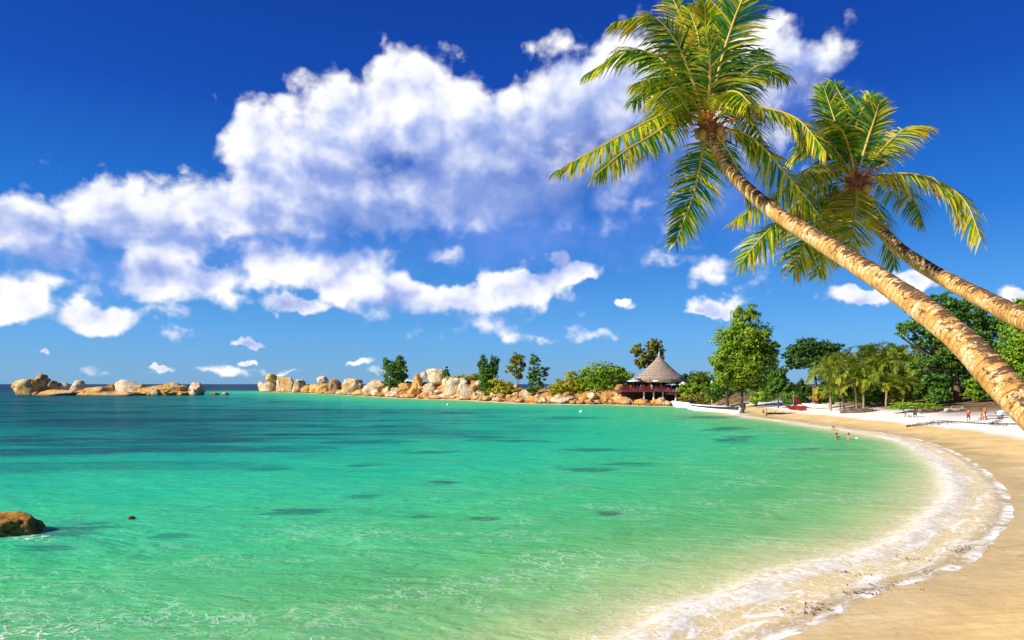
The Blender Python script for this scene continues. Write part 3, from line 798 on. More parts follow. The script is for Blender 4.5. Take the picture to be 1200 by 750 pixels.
# ------------------------------------------------------------------ palms
def frond_geo(pts, lmax, n, droop, yellow, rng, face=(0, -1, .25), lift=.12, width=.05, segs=3):
    cp = catmull(pts, 36)
    V = []; T = []
    up = Vector((0, 0, 1)); face = Vector(face)
    m = len(cp) - 1
    for i in range(n):
        t = .13 + .87 * (i + rng.random() * .6) / n
        q = t * m; k = min(int(q), m - 1); u = q - k
        pos = cp[k].lerp(cp[k + 1], u); Tn = (cp[k + 1] - cp[k]).normalized()
        vz = abs(Tn.z) ** 1.5
        U = up * (1 - vz) + face * vz
        U = (U - Tn * U.dot(Tn)).normalized(); S = Tn.cross(U).normalized()
        prof = min(1, .35 + t * 2.2) * (1 - max(0, (t - .55) / .45) ** 1.8 * .6)
        for sg in (-1, 1):
            if rng.random() < .04: continue
            a = math.radians(20 + 42 * t ** 1.8 + rng.uniform(-11, 11))
            dr = (S * sg * math.cos(a) + Tn * math.sin(a) + U * (lift + rng.uniform(-.16, .12))).normalized()
            ln = lmax * prof * rng.uniform(.78, 1.08)
            p = pos.copy(); rows_ = []
            dd = droop * rng.uniform(.6, 1.35)
            for s in range(segs + 1):
                Wd = Tn - dr * Tn.dot(dr)
                if Wd.length < .05: Wd = U.cross(dr)
                Wd.normalize()
                Wd = (Wd + U * rng.uniform(-.25, .25)).normalized()
                w = width * (.7, 1.0, .72, .06)[s if segs == 3 else (0, 1, 3)[s]] * .5
                rows_.append((p - Wd * w, p + Wd * w))
                p = p + dr * (ln / segs)
                dr = (dr + Vector((0, 0, -1)) * dd * (.25 + .3 * s)).normalized()
            ty = min(1, max(0, yellow - .12 + rng.gauss(0, .24) + .12 * (t - .5)))
            for s in range(segs):
                V += [rows_[s][0], rows_[s][1], rows_[s + 1][1], rows_[s + 1][0]]
                T.append(min(1, ty + .1 * s))
    return cp, np.array([tuple(v) for v in V]), T

def palm_trunk_material(name):
    m, nt, b = newmat(name)
    al = attr(nt, 'along').outputs['Fac']; ang = attr(nt, 'topside').outputs['Fac']
    co = posco(nt)
    rn = noise(nt, co, 2.2, 4, .6)
    ph = mathn(nt, 'ADD', mathn(nt, 'MULTIPLY', al, 8.5), mathn(nt, 'MULTIPLY', rn, 1.6))
    ring = mathn(nt, 'FRACT', ph)
    n1 = noise(nt, co, 3.2, 6, .65, .5); n2 = noise(nt, co, 14, 6, .72, 1.0); cv = nt.nodes.new('ShaderNodeCombineXYZ'); L(nt, mathn(nt, 'MULTIPLY', al, 5.5), cv.inputs[0]); L(nt, mathn(nt, 'MULTIPLY', ang, 1.5), cv.inputs[1])
    n3 = mathn(nt, 'ADD', mathn(nt, 'MULTIPLY', noise(nt, cv.outputs[0], 1.5, 5, .66, .9), .75), mathn(nt, 'MULTIPLY', noise(nt, co, 5, 5, .65, 1.0), .25))
    c = ramp(nt, n1, [(.3, (.40, .19, .045)), (.5, (.62, .35, .10)), (.68, (.80, .60, .36))])
    c = mixc(nt, maprange(nt, ring, .72, .97, 0, .7), c, (.26, .11, .03, 1))
    c = mixc(nt, maprange(nt, n2, .5, .66, 0, .7), c, (.25, .12, .04, 1))
    flake = mathn(nt, 'ADD', n3, mathn(nt, 'ADD', mathn(nt, 'MULTIPLY', ang, .17), mathn(nt, 'MULTIPLY', n2, .25)))
    c = mixc(nt, maprange(nt, flake, .69, .755, 0, .9), c, (.075, .035, .022, 1))
    L(nt, c, b.inputs['Base Color']); b.inputs['Roughness'].default_value = .85; b.inputs['Specular IOR Level'].default_value = .2
    hh = mathn(nt, 'ADD', mathn(nt, 'MULTIPLY', maprange(nt, ring, .7, 1.0, 1, 0), .6), mathn(nt, 'MULTIPLY', n2, .8))
    L(nt, bump(nt, hh, .9, .03), b.inputs['Normal'])
    return m
def frondmat(name, dark, light, transl, rough):
    m = leafmat(name, dark, light, transl, rough); nt = m.node_tree
    b = nt.nodes['Principled BSDF']; t = attr(nt, 'tint').outputs['Fac']
    c = ramp(nt, t, [(0, dark), (.35, (.09, .24, .01)), (.72, light), (.9, (.62, .44, .03)), (1, (.50, .22, .04))])
    tr = [n for n in nt.nodes if n.bl_idname == 'ShaderNodeBsdfTranslucent'][0]
    L(nt, c, b.inputs['Base Color']); L(nt, c, tr.inputs['Color'])
    return m
PT = palm_trunk_material('palm_bark')
M['frond'] = frondmat('palm_frond', (.014, .12, .008, 1), (.68, .60, .012, 1), .38, .32)
M['rib'] = plain('palm_midrib', (.50, .36, .06), .5, .3, 2)
M['fibre'] = plain('palm_fibre', (.22, .085, .03), .95, .6, 9)
M['stalk'] = plain('orange_stalk', (.62, .2, .035), .7, .4, 5)
M['coconut'] = plain('coconut_husk', (.36, .22, .04), .5, .4, 4)

def trunk_obj(pts, rads, parent, org, n=420, seg=22):
    cp = catmull(pts, n)
    V = []; al = []; top = []; acc = 0; ref = None
    for i, p in enumerate(cp):
        t = (cp[min(i + 1, n)] - cp[max(i - 1, 0)]).normalized()
        if i: acc += (p - cp[i - 1]).length
        if ref is None: ref = Vector((0, 0, 1)) if abs(t.z) < .95 else Vector((0, 1, 0))
        u = (ref - t * ref.dot(t)).normalized(); w = t.cross(u); ref = u
        q = i / n * (len(rads) - 1); k = min(int(q), len(rads) - 2); r = rads[k] + (rads[k + 1] - rads[k]) * (q - k)
        fr = (acc * 8.5) % 1
        r *= 1 + .05 * (fr - .5) + .06 * mnoise.noise(Vector((acc * 1.1, 3, 1)))
        for s in range(seg):
            a = 2 * math.pi * s / seg
            dv = u * math.cos(a) + w * math.sin(a)
            rr = r * (1 + .05 * mnoise.noise(p * 1.6 + dv * 1.2) + .025 * mnoise.noise(p * 7 + dv * 3))
            V.append(p + dv * rr - org); al.append(acc); top.append(dv.z)
    idx_ = np.arange((n + 1) * seg).reshape(n + 1, seg)
    Q = np.stack([idx_[:-1], np.roll(idx_, -1, 1)[:-1], np.roll(idx_, -1, 1)[1:], idx_[1:]], -1).reshape(-1, 4)
    return np_mesh('trunk', np.array([tuple(v) for v in V]), Q, PT, parent, smooth=True, pattrs={'along': al, 'topside': top}), cp

def hero_palm(label, trunk_pts, rads, crown, Yc, fronds, seed, lmax, group=None):
    rng = random.Random(seed)
    org = Vector(trunk_pts[0]); org.z += .25
    t = empty('coconut_palm', org, label, 'palm tree')
    trunk_obj(trunk_pts, rads, t, org)
    hub = P(*crown, Yc)
    for fr in fronds:
        pts_px, ytip, yellow, droop = fr[:4]
        n = len(pts_px)
        pts = [hub + (P(*pts_px[0], Yc) - hub) * .35]
        for i, q in enumerate(pts_px[1:], 1):
            pts.append(P(q[0], q[1], Yc + ytip * (i / (n - 1))))
        ln = sum((pts[i + 1] - pts[i]).length for i in range(len(pts) - 1))
        cp, v, tt = frond_geo(pts, lmax * (fr[4] if len(fr) > 4 else 1) * min(1, .45 + ln / 7), int(24 + ln * 15), droop * 1.75, yellow, rng, width=.054, lift=.16 - .75 * droop)
        o = np_mesh('frond', v, np.arange(len(v)).reshape(-1, 4), M['frond'], t, org, tint=tt)
        mb = MB(); mb.tube(cp, [.042 * (1 - i / len(cp)) ** .8 + .005 for i in range(len(cp))], 6)
        mb.build('midrib', M['rib'], o, org, smooth=True)
    # fibrous heart, stalks and nuts
    mb = MB(); tdir = (hub - Vector(trunk_pts[-2])).normalized()
    a = Vector(trunk_pts[-1]) - tdir * .25
    cpn = [a + (hub - a) * (i / 6) * 1.35 for i in range(7)]
    mb.tube(cpn, [rads[-1] * k for k in (1.05, 1.5, 1.9, 2.0, 1.7, 1.1, .4)], 12)
    for k in range(26):
        d = Vector((rng.gauss(0, 1), rng.gauss(0, 1), rng.uniform(-.2, 1))).normalized()
        c = hub - tdir * rng.uniform(.0, .3)
        mb.tube([c, c + d * .28, c + d * .5 + Vector((0, 0, -.06))], [.05, .035, .01], 5)
    mb.build('fibre_heart', M['fibre'], t, org, smooth=True)
    for k in range(7):
        d = Vector((rng.gauss(0, 1), rng.gauss(-.3, 1), rng.uniform(.2, 1))).normalized()
        mb = MB(); c = hub - tdir * .1
        mb.tube([c, c + d * .35, c + d * .65 + Vector((0, 0, -.08))], [.03, .025, .012], 5)
        for j in range(7):
            e = c + d * rng.uniform(.3, .65)
            g_ = (d + Vector((rng.gauss(0, .5), rng.gauss(0, .5), rng.gauss(-.1, .4)))).normalized()
            mb.tube([e, e + g_ * .2, e + g_ * .34 + Vector((0, 0, -.05))], [.012, .01, .005], 4)
        mb.build('flower_stalk', M['stalk'], t, org, smooth=True)
    for k in range(6):
        a_ = rng.uniform(0, 6.28)
        c = hub - tdir * .28 + Vector((math.cos(a_) * .33, math.sin(a_) * .33, -.1 + rng.uniform(-.08, .1)))
        mb = MB(); mb.lathe([(.01, -.13), (.06, -.11), (.1, -.04), (.105, .03), (.075, .1), (.01, .13)], c, 10)
        mb.build('coconut', M['coconut'], t, org, smooth=True)
    return t

Y1 = 18.0
t1 = [Vector((10.4, 7.4, .9)), Vector((8.75, 8.5, 3.5)), P(1262, 530, 9.5), P(1195, 470, 10.4), P(1120, 393, 11.6), P(1040, 333, 13.1), P(960, 282, 14.8), P(900, 243, 16.2), P(858, 203, 17.2), P(838, 172, 17.7), P(830, 152, Y1)]
for q in t1[:2]: pass
t1[0].z = ground(t1[0].x, t1[0].y) - .3
fr1 = [
    ([(826, 143), (795, 130), (760, 142), (705, 172), (655, 199)], -1.2, .62, .5),
    ([(826, 146), (800, 136), (765, 158), (728, 180), (697, 207)], -2.2, .5, .6, .8),
    ([(824, 138), (800, 98), (770, 66), (735, 60), (688, 86)], 1.0, .45, .45),
    ([(825, 136), (808, 84), (790, 46), (765, 21), (722, 26)], -.6, .5, .45),
    ([(827, 134), (822, 80), (818, 42), (808, 12)], .8, .62, .2, .8),
    ([(830, 134), (842, 84), (854, 42), (868, 4), (884, -22)], -.8, .42, .3),
    ([(827, 134), (818, 78), (805, 36), (786, -8)], 1.6, .45, .3),
    ([(836, 136), (852, 104), (872, 88), (895, 76), (922, 90)], 1.2, .4, .45),
    ([(838, 140), (862, 122), (895, 126), (935, 140), (968, 178)], -1.6, .6, .5),
    ([(838, 148), (868, 155), (895, 174), (928, 212), (955, 245)], -.4, .55, .5),
    ([(825, 158), (821, 190), (812, 230), (792, 284)], -1.4, .42, .25, .85),
    ([(830, 136), (836, 92), (842, 52), (836, 8)], 1.8, .3, .25),
    ([(826, 138), (796, 108), (768, 100), (742, 118)], 2.4, .3, .55),
    ([(824, 138), (798, 112), (776, 92), (748, 96)], -1.8, .45, .5),
    ([(834, 138), (856, 98), (878, 74), (892, 58)], 2.2, .25, .4),
    ([(826, 140), (800, 122), (776, 126), (752, 150)], 2.8, .3, .6),
    ([(836, 142), (858, 130), (882, 142), (900, 178)], 2.6, .3, .6),
    ([(834, 152), (850, 170), (866, 200), (880, 240)], 2.0, .4, .5, .8),
    ([(829, 136), (812, 96), (790, 70), (762, 66)], 2.0, .35, .45),
    ([(830, 134), (832, 84), (828, 40), (826, 6)], -1.6, .5, .2, .8),
    ([(828, 138), (806, 110), (786, 104), (770, 116)], -3.0, .5, .6, .9),
    ([(832, 138), (848, 112), (864, 108), (880, 122)], -3.0, .5, .6, .9),
]
hero_palm('nearest leaning coconut palm with long ringed trunk, its crown left of the other', t1, [.40, .31, .275, .25, .228, .205, .182, .165, .15, .138, .135], (829, 146), Y1, fr1, 5, 1.12)

Y2 = 20.5
t2 = [Vector((14.2, 10.6, 1.2)), Vector((12.3, 12.2, 4.4)), P(1262, 404, 13.6), P(1200, 374, 15.0), P(1140, 344, 16.8), P(1085, 314, 18.4), P(1045, 284, 19.6), P(1018, 250, 20.2), P(1006, 222, Y2)]
t2[0].z = ground(t2[0].x, t2[0].y) - .3
fr2 = [
    ([(1010, 213), (1040, 204), (1085, 207), (1128, 232), (1150, 280)], -1.4, .62, .55),
    ([(1010, 206), (1026, 184), (1046, 163), (1068, 148), (1087, 152)], .6, .6, .5, .85),
    ([(1004, 202), (1002, 168), (1006, 138), (1022, 112)], 1.2, .3, .3),
    ([(1000, 202), (988, 168), (976, 134), (966, 104)], .4, .35, .3, .9),
    ([(1002, 200), (998, 160), (992, 126), (978, 98)], 1.8, .28, .3),
    ([(1004, 218), (1003, 240), (999, 268), (992, 306)], -1.8, .72, .2),
    ([(994, 208), (962, 204), (920, 222), (862, 258)], -.8, .55, .55),
    ([(994, 214), (955, 238), (905, 266), (868, 308)], .6, .45, .5),
    ([(997, 217), (972, 240), (948, 275), (930, 318)], -1.2, .62, .45),
    ([(1008, 218), (1026, 240), (1042, 268), (1048, 312)], 1.6, .3, .45),
    ([(996, 204), (972, 176), (950, 168), (925, 186)], 1.4, .42, .55),
    ([(1006, 202), (1016, 166), (1024, 142), (1030, 122)], -.6, .35, .3, .8),
    ([(998, 203), (980, 178), (962, 160), (944, 158)], -1.0, .5, .5, .9),
    ([(1000, 216), (988, 246), (970, 285), (958, 322)], 1.0, .5, .4),
    ([(994, 211), (960, 222), (925, 246), (900, 282)], 2.0, .4, .55),
    ([(1008, 210), (1040, 214), (1070, 232), (1082, 262)], 2.0, .35, .6, .9),
    ([(1004, 203), (1014, 178), (1030, 166), (1046, 176)], 2.4, .3, .5, .8),
    ([(1000, 203), (994, 170), (984, 150), (964, 140)], -2.0, .4, .4, .8),
    ([(998, 207), (974, 192), (950, 198), (930, 220)], -2.4, .6, .6, .8),
]
hero_palm('farther leaning coconut palm with bent trunk and orange flower stalks', t2, [.35, .27, .245, .228, .205, .185, .17, .16, .155], (1003, 210), Y2, fr2, 9, 1.18)

# the small grove: a few crowns and trunks shared between copies
def small_palm(label, px, py_c, base_px, Y, variant, rz, scale):
    bx = (base_px - 600) / F * Y; bz = ground(bx, Y)
    c = P(px, py_c, Y)
    t = empty('small_palm', (bx, Y, bz), label, 'palm tree', 'coconut palms in the grove')
    rel = c - Vector((bx, Y, bz))
    mb = MB(); mb.tube(catmull([(0, 0, -.3), (rel.x * .25, rel.y * .25, rel.z * .4), rel * .8 + Vector((0, 0, rel.z * .06)), rel], 12), [.2 - .008 * i for i in range(13)], 8)
    mb.build('trunk', M['palm_far_bark'], t, smooth=True)
    o = bpy.data.objects.new('crown', CROWNS[variant]); COL.objects.link(o); o.parent = t; o.location = rel; o.rotation_euler = (0, 0, rz); o.scale = (scale,) * 3
    return t
M['palm_far_bark'] = plain('palm_bark_far', (.3, .2, .11), .85, .4, 2)
CROWNS = []
for vv in range(3):
    rng = random.Random(40 + vv); Vs = []; Ts = []
    for k in range(17):
        a = k * 2.399 + rng.uniform(-.2, .2); e = (1.15 - k * .085) + rng.uniform(-.12, .12)
        ln = rng.uniform(3.4, 4.6); hd = Vector((math.cos(a), math.sin(a), 0))
        pts = [Vector((0, 0, 0)), hd * ln * .35 * math.cos(e) + Vector((0, 0, ln * .35 * math.sin(e))),
               hd * ln * .75 * math.cos(e * .8) + Vector((0, 0, ln * .55 * math.sin(e) - .25)), hd * ln * .98 * math.cos(e * .6) + Vector((0, 0, ln * .42 * math.sin(e) - 1.3))]
        cp, v, tt = frond_geo(pts, 1.15, 40, .8, .18 + .045 * k * rng.uniform(.3, 1.2), rng, width=.12, segs=2)
        Vs.append(v); Ts += tt
    v = np.concatenate(Vs)
    o = np_mesh('crown', v, np.arange(len(v)).reshape(-1, 4), LM['palm'], None, tint=Ts, link=False)
    CROWNS.append(o.data); bpy.data.objects.remove(o)
for (px, py, w_, h_, Y, lf, lab) in [
    (985, 463, 13, 9, 133, 'mid', 'bushy green shrub between the leftmost two grove palms'),
    (1014, 464, 14, 9, 131, 'lime', 'sunlit bush under the middle of the small palm grove'),
    (1036, 462, 13, 10, 130, 'mid', 'green bush hiding the trunks at the grove\'s right half'),
    (1056, 464, 12, 8, 124, 'olive', 'yellowish bush behind the left end of the creeper mound'),
    (930, 466, 12, 7, 143, 'mid', 'low green bush between the red catamaran and the leaning shrub'),
    (968, 465, 12, 8, 139, 'olive', 'yellowish bush at the sand edge left of the grove\'s first palm'),
    (893, 464, 13, 7, 158, 'lime', 'low bright bush at the right foot of the tall feathery tree'),
    (1100, 464, 12, 8, 117, 'mid', 'low green bush hugging the thick brown trunk\'s foot')]:
    tree('undergrowth_bush', lab, 'bush', px, Y, [(px, py, w_, h_), (px - w_ * .6, py + 3, w_ * .6, h_ * .7), (px + w_ * .6, py + 2, w_ * .6, h_ * .75)], lf, 1500, 1.6, .08, part='foliage')
for a in [('broad palm with bright drooping crown low in the grove\'s middle', 1012, 448, 1012, 126, 0, 5.2, 1.1),
          ('palm with a yellow green crown spilling over the creeper mound', 1040, 450, 1038, 122, 2, .4, 1.0),
          ('palm half hidden behind the grove\'s leftmost two', 984, 424, 984, 144, 2, 4.4, 1.2),
          ('rear palm whose crown fills the gap before the dark broadleaf tree', 1070, 432, 1070, 138, 0, 1.7, 1.2),
          ('leftmost palm of the small grove, yellowing low fronds', 975, 438, 990, 130, 0, .3, 1.15),
          ('small grove palm with crown drooping just right of the flat topped tree', 992, 428, 1003, 134, 1, 1.2, 1.2),
          ('front palm of the small grove with the lowest hanging crown', 1000, 442, 1004, 127, 2, 2.2, 1.1),
          ('tall middle palm of the small grove with rounded green crown', 1022, 417, 1030, 140, 0, 3.3, 1.25),
          ('leaning palm of the small grove with a thin slanting trunk', 1028, 434, 1043, 128, 1, 4.1, 1.15),
          ('right hand palm of the small grove with spreading yellow fronds', 1048, 436, 1046, 126, 2, 5.0, 1.1),
          ('short palm at the grove\'s right end with orange tipped fronds', 1062, 449, 1058, 122, 1, .8, .85),
          ('tallest rear palm of the grove, spiky top against the sky', 1052, 416, 1052, 146, 2, 2.9, 1.1),
          ('very low young palm at the left foot of the small grove', 972, 458, 974, 128, 1, 1.9, .7),
          ('small palm among the shrubs just right of the thatched hut', 822, 443, 823, 192, 0, .9, 1.0)]:
    small_palm(*a)

# ------------------------------------------------------------------ thatched hut on stilts
def thatch():
    m, nt, b = newmat('thatch')
    co = objco(nt)
    n1 = noise(nt, vmath(nt, 'MULTIPLY', co, (1, 1, .25)), 3.5, 6, .7, .4); n2 = noise(nt, co, .6, 4, .6)
    z = nt.nodes.new('ShaderNodeSeparateXYZ'); L(nt, co, z.inputs[0])
    lay = mathn(nt, 'FRACT', mathn(nt, 'ADD', mathn(nt, 'MULTIPLY', z.outputs['Z'], 1.3), mathn(nt, 'MULTIPLY', n1, .6)))
    c = ramp(nt, n1, [(.3, (.18, .115, .08)), (.5, (.38, .27, .2)), (.7, (.55, .43, .33))])
    c = mixc(nt, maprange(nt, lay, .7, 1, 0, .45), c, (.1, .06, .04, 1))
    c = mixc(nt, maprange(nt, n2, .5, .7, 0, .35), c, (.4, .34, .3, 1))
    L(nt, c, b.inputs['Base Color']); b.inputs['Roughness'].default_value = .95
    L(nt, bump(nt, mathn(nt, 'ADD', n1, lay), 1, .25), b.inputs['Normal'])
    return m
M['thatch'] = thatch()
HYc = 198.0
s = HYc / F
hx = (772.5 - 600) * s
org = Vector((hx, HYc, ground(hx, HYc)))
hut = empty('thatched_hut', org, 'thatched conical roofed restaurant hut on stilts over the rocks', 'hut')
zt = H + 34 * s; ze = H + 5 * s; rr = 30 * s
prof = [(rr * .97, ze - .35), (rr, ze - .1), (rr * .985, ze + .15)]
for i in range(1, 13):
    t_ = i / 12
    prof.append((rr * ((1 - t_) ** 1.22) * .985 + .12, ze + .15 + (zt - ze) * t_))
MB().lathe(prof, (hx, HYc, 0), 40, .012).build('roof', M['thatch'], hut, org, smooth=True)
mb = MB(); vs = []; K = 260
for k in range(K):
    a_ = 2 * math.pi * k / K; r0 = rr * .985; r1 = rr * random.uniform(.975, 1.02)
    for (r_, z_) in ((r0, ze - .2), (r1, ze - .45 - random.uniform(0, .45)), (r1 - .12, ze - .45 - random.uniform(0, .45)), (r0 - .25, ze - .2)):
        vs.append((hx + r_ * math.cos(a_), HYc + r_ * math.sin(a_), z_))
mb.add(vs, [(k * 4 + j, ((k + 1) % K) * 4 + j, ((k + 1) % K) * 4 + (j + 1) % 4, k * 4 + (j + 1) % 4) for k in range(K) for j in range(4)])
mb.build('thatch_fringe', M['thatch'], hut, org)
mb = MB(); mb.lathe([(.35, zt - .2), (.22, zt + .5), (.05, zt + 1.2)], (hx, HYc, 0), 10); mb.build('roof_finial', M['wood_pale'], hut, org)
zl = H - 8 * s; zr_ = H - 11 * s                                     # left and right deck heights
xl0, xl1, xr1 = (724 - 600) * s, (773.5 - 600) * s, (802 - 600) * s
yf_, yb_ = HYc - 7.5, HYc + 6.5
mb = MB(); mb.box(((xl0 + xl1) / 2, (yf_ + yb_) / 2, zl), (xl1 - xl0, yb_ - yf_, .45)); mb.build('deck', M['wood_red'], hut, org)
mb = MB(); mb.box(((xl1 + xr1) / 2 + .02, (yf_ + yb_) / 2 + .3, zr_), (xr1 - xl1, yb_ - yf_, .45)); mb.build('deck', M['wood_red'], hut, org)
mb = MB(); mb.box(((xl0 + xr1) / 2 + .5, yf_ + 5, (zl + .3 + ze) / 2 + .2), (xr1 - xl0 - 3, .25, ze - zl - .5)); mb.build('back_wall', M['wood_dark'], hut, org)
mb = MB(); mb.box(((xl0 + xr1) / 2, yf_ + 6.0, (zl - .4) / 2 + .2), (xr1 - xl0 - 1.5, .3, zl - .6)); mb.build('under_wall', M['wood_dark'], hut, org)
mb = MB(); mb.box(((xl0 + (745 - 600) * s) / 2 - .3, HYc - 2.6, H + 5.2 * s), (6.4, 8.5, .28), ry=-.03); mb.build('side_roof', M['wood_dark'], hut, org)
for (x0, x1, z0, yy) in ((xl0, xl1 - .05, zl + .23, yf_), (xl1 + .05, xr1, zr_ + .23, yf_ + .3)):
    mb = MB()
    mb.box(((x0 + x1) / 2, yy + .06, z0 + 1.02), (x1 - x0, .12, .1)); mb.box(((x0 + x1) / 2, yy + .06, z0 + .2), (x1 - x0, .08, .08))
    n_ = int((x1 - x0) / .22)
    for i in range(n_ + 1): mb.box((x0 + (x1 - x0) * i / n_, yy + .06, z0 + .55), (.07, .05, .86))
    mb.build('railing', M['wood_red'], hut, org)
for i, px in enumerate((749.5, 760.5, 771, 785.5)):
    x = (px - 600) * s
    mb = MB(); y = yf_ + 1.0
    top = (zl if px < 773 else zr_) - .22
    zb = min(ground(x, y), 1.2) - .3
    mb.tube([(x, y, zb), (x, y, zb + 1.1), (x, y, top)], [.42, .24, .2], 8); mb.build('stilt', M['white'], hut, org)
for px in (730, 742, 756, 768, 780, 791, 799):
    x = (px - 600) * s; z0 = zl if px < 773 else zr_
    mb = MB(); mb.tube([(x, yf_ + .5, z0), (x, yf_ + .5, ze + (.3 if px > 742 else -.1))], .12, 6); mb.build('post', M['wood_dark'], hut, org)

def parasol(px, py, wpx, zdeck, y, label):
    r = wpx / 2 * s; x = (px - 600) * s; zc = H + (HY - py) * s
    t = empty('parasol', (x, y, zdeck), label, 'parasol', 'white parasols on the hut\'s deck')
    o_ = (x, y, zdeck)
    mb = MB(); mb.tube([(x, y, zdeck), (x, y, zc + .9)], .05, 6); mb.build('pole', M['wood_pale'], t, o_)
    mb = MB(); mb.lathe([(r, zc - .25), (r * .97, zc - .02), (r * .5, zc + .38), (.06, zc + .72)], (x, y, 0), 12); mb.build('canopy', M['canvas'], t, o_)
parasol(738, 446.2, 17, zl + .23, yf_ + 1.8, 'widest white parasol at the left end of the red deck')
parasol(764, 446.2, 13, zl + .23, yf_ + 1.8, 'white parasol under the eave in front of the hut\'s middle')
parasol(781.3, 450.2, 13, zr_ + .23, yf_ + 1.9, 'white parasol on the lower deck, left of its neighbour')
parasol(794.5, 450.2, 12.5, zr_ + .23, yf_ + 1.9, 'white parasol at the far right end of the lower deck')
def chair(x, y, z, rz, mat, label):
    t = empty('dining_chair', (x, y, z), label, 'chair', 'dining chairs on the hut deck'); t.rotation_euler = (0, 0, rz)
    mb = MB(); mb.box((0, 0, .45), (.55, .5, .07)); mb.build('seat', mat, t)
    mb = MB(); mb.box((0, .25, .98), (.55, .06, 1.0), rx=-.1); mb.build('backrest', mat, t)
    for a in (-1, 1):
        for b_ in (-1, 1):
            mb = MB(); mb.box((a * .23, b_ * .2, .2), (.05, .05, .42)); mb.build('leg', M['wood_dark'], t)
    return t
first = None
for i, px in enumerate((731, 734.5, 745.5, 749, 754, 757.5, 769, 777, 786.5, 789.5, 799)):
    z0 = (zl if px < 773 else zr_) + .23
    pale = i in (2, 5, 8, 10)
    chair((px - 600) * s, yf_ + (.75 if px < 773 else 1.05), z0, math.pi + random.uniform(-.5, .5), M['canvas'] if pale else M['red'],
          'white dining chair showing above the red deck railing' if pale else 'red dining chair showing above the red deck railing')

# small low wall, lamp pole on the bank
x, y = (812 - 600) / F * 184, 184
tag(MB().box((x, y, ground(x, y) + .35), (9.5, .5, 1.2), rz=-.12).build('low_wall', M['canvas']), 'low whitewashed wall on the bank right of the hut', 'wall')
x, y = (834.3 - 600) / F * 178, 178
z = ground(x, y)
t = empty('lamp_pole', (x, y, z), 'thin pale pole standing left of the tall feathery tree', 'pole')
mb = MB(); mb.tube([(0, 0, -.2), (0, 0, 3), (0, 0, 6.2)], [.16, .13, .11], 8); mb.build('shaft', M['wood_pale'], t)
mb = MB(); mb.lathe([(.08, 6.2), (.26, 6.35), (.26, 6.7), (.05, 6.85)], (0, 0, 0), 10); mb.build('lamp', M['white'], t)

# ------------------------------------------------------------------ boats
def hull(L_, Bm, D, sheer=.35, n=26, m=9, stern=.8, z0=0):
    """open lofted hull, bow towards -x"""
    mb = MB(); vs = []
    for i in range(n + 1):
        t = i / n; x = -L_ / 2 + L_ * t
        w = Bm / 2 * (1 - (1 - t) ** 2.6) ** .75 if t < .65 else Bm / 2 * (1 - (1 - .65) ** 2.6) ** .75 * (1 - (1 - stern) * ((t - .65) / .35) ** 2)
        w = max(w, .02)
        top = D + sheer * (1 - t) ** 2.2
        keel = -.25 + .55 * (1 - t) ** 5
        for k in range(m):
            a = -1 + 2 * k / (m - 1)
            ww = math.copysign(abs(a) ** .55, a) * w if a else 0
            zz = keel + (top - keel) * abs(a) ** 2.2
            vs.append((x - (.5 * (1 - t) ** 8) * abs(a), ww, zz + z0))
    fs = []
    for i in range(n):
        for k in range(m - 1):
            fs.append((i * m + k, i * m + k + 1, (i + 1) * m + k + 1, (i + 1) * m + k))
    fs.append(tuple(n * m + k for k in range(m)))
    return mb.add(vs, fs), vs, n, m

def motorboat(px0, py0, px1, py1, label, name, stripe=True, dark='black', D=.95, Bm=2.2):
    a = Vector((*W(px0, py0), 0)); b = Vector((*W(px1, py1), 0))
    L_ = (b - a).length; c = (a + b) / 2
    t = empty(name, (c.x, c.y, 0), label, 'boat'); t.rotation_euler = (0, 0, math.atan2(b.y - a.y, b.x - a.x))
    mb, vs, n, m = hull(L_, Bm, D)
    o = mb.build('hull', M['white'], t, smooth=True)
    md = o.modifiers.new('shell', 'SOLIDIFY'); md.thickness = .06; md.offset = 1
    for sg in (0, m - 1):
        mb = MB(); mb.tube([Vector(vs[i * m + sg]) + Vector((0, 0, .03)) for i in range(n + 1)], .07, 6); mb.build('gunwale', M['white'], t, smooth=True)
        if stripe:
            pts = []
            for i in range(3, n + 1):
                A = Vector(vs[i * m + sg]); B_ = Vector(vs[i * m + (1 if sg == 0 else m - 2)])
                q = A.lerp(B_, .28); q.y += math.copysign(.035, q.y); pts.append(q)
            mb = MB(); mb.tube(pts, [.14 + .2 * i / len(pts) for i in range(len(pts))], 6); mb.build('stripe', M[dark], t, smooth=True)
    for fx in (-.1, .12, .3):
        mb = MB(); mb.box((L_ * fx, 0, D * .62), (.35, Bm * .8, .06)); mb.build('bench', M['wood_pale'], t)
    mb = MB()
    mb.box((L_ / 2 + .4, 0, D + .45), (.85, .6, .95), taper=.7); mb.box((L_ / 2 + .42, 0, D * .3), (.3, .2, 1.3))
    mo = mb.build('outboard_motor', M[dark], t)
    mb = MB(); mb.tube([(L_ / 2 + .05, 0, D + .3), (L_ / 2 - .5, 0, D + .45)], .03, 6); mb.build('tiller', M['black'], mo)
    return t
motorboat(806, 481.2, 869, 484.0, 'long white open motorboat with black stripe drawn up at the shore', 'motorboat', D=1.15, Bm=2.6)
motorboat(789, 477.0, 809, 478.3, 'small plain white boat moored behind the long striped motorboat', 'small_boat', stripe=False, D=1.2, Bm=1.8)

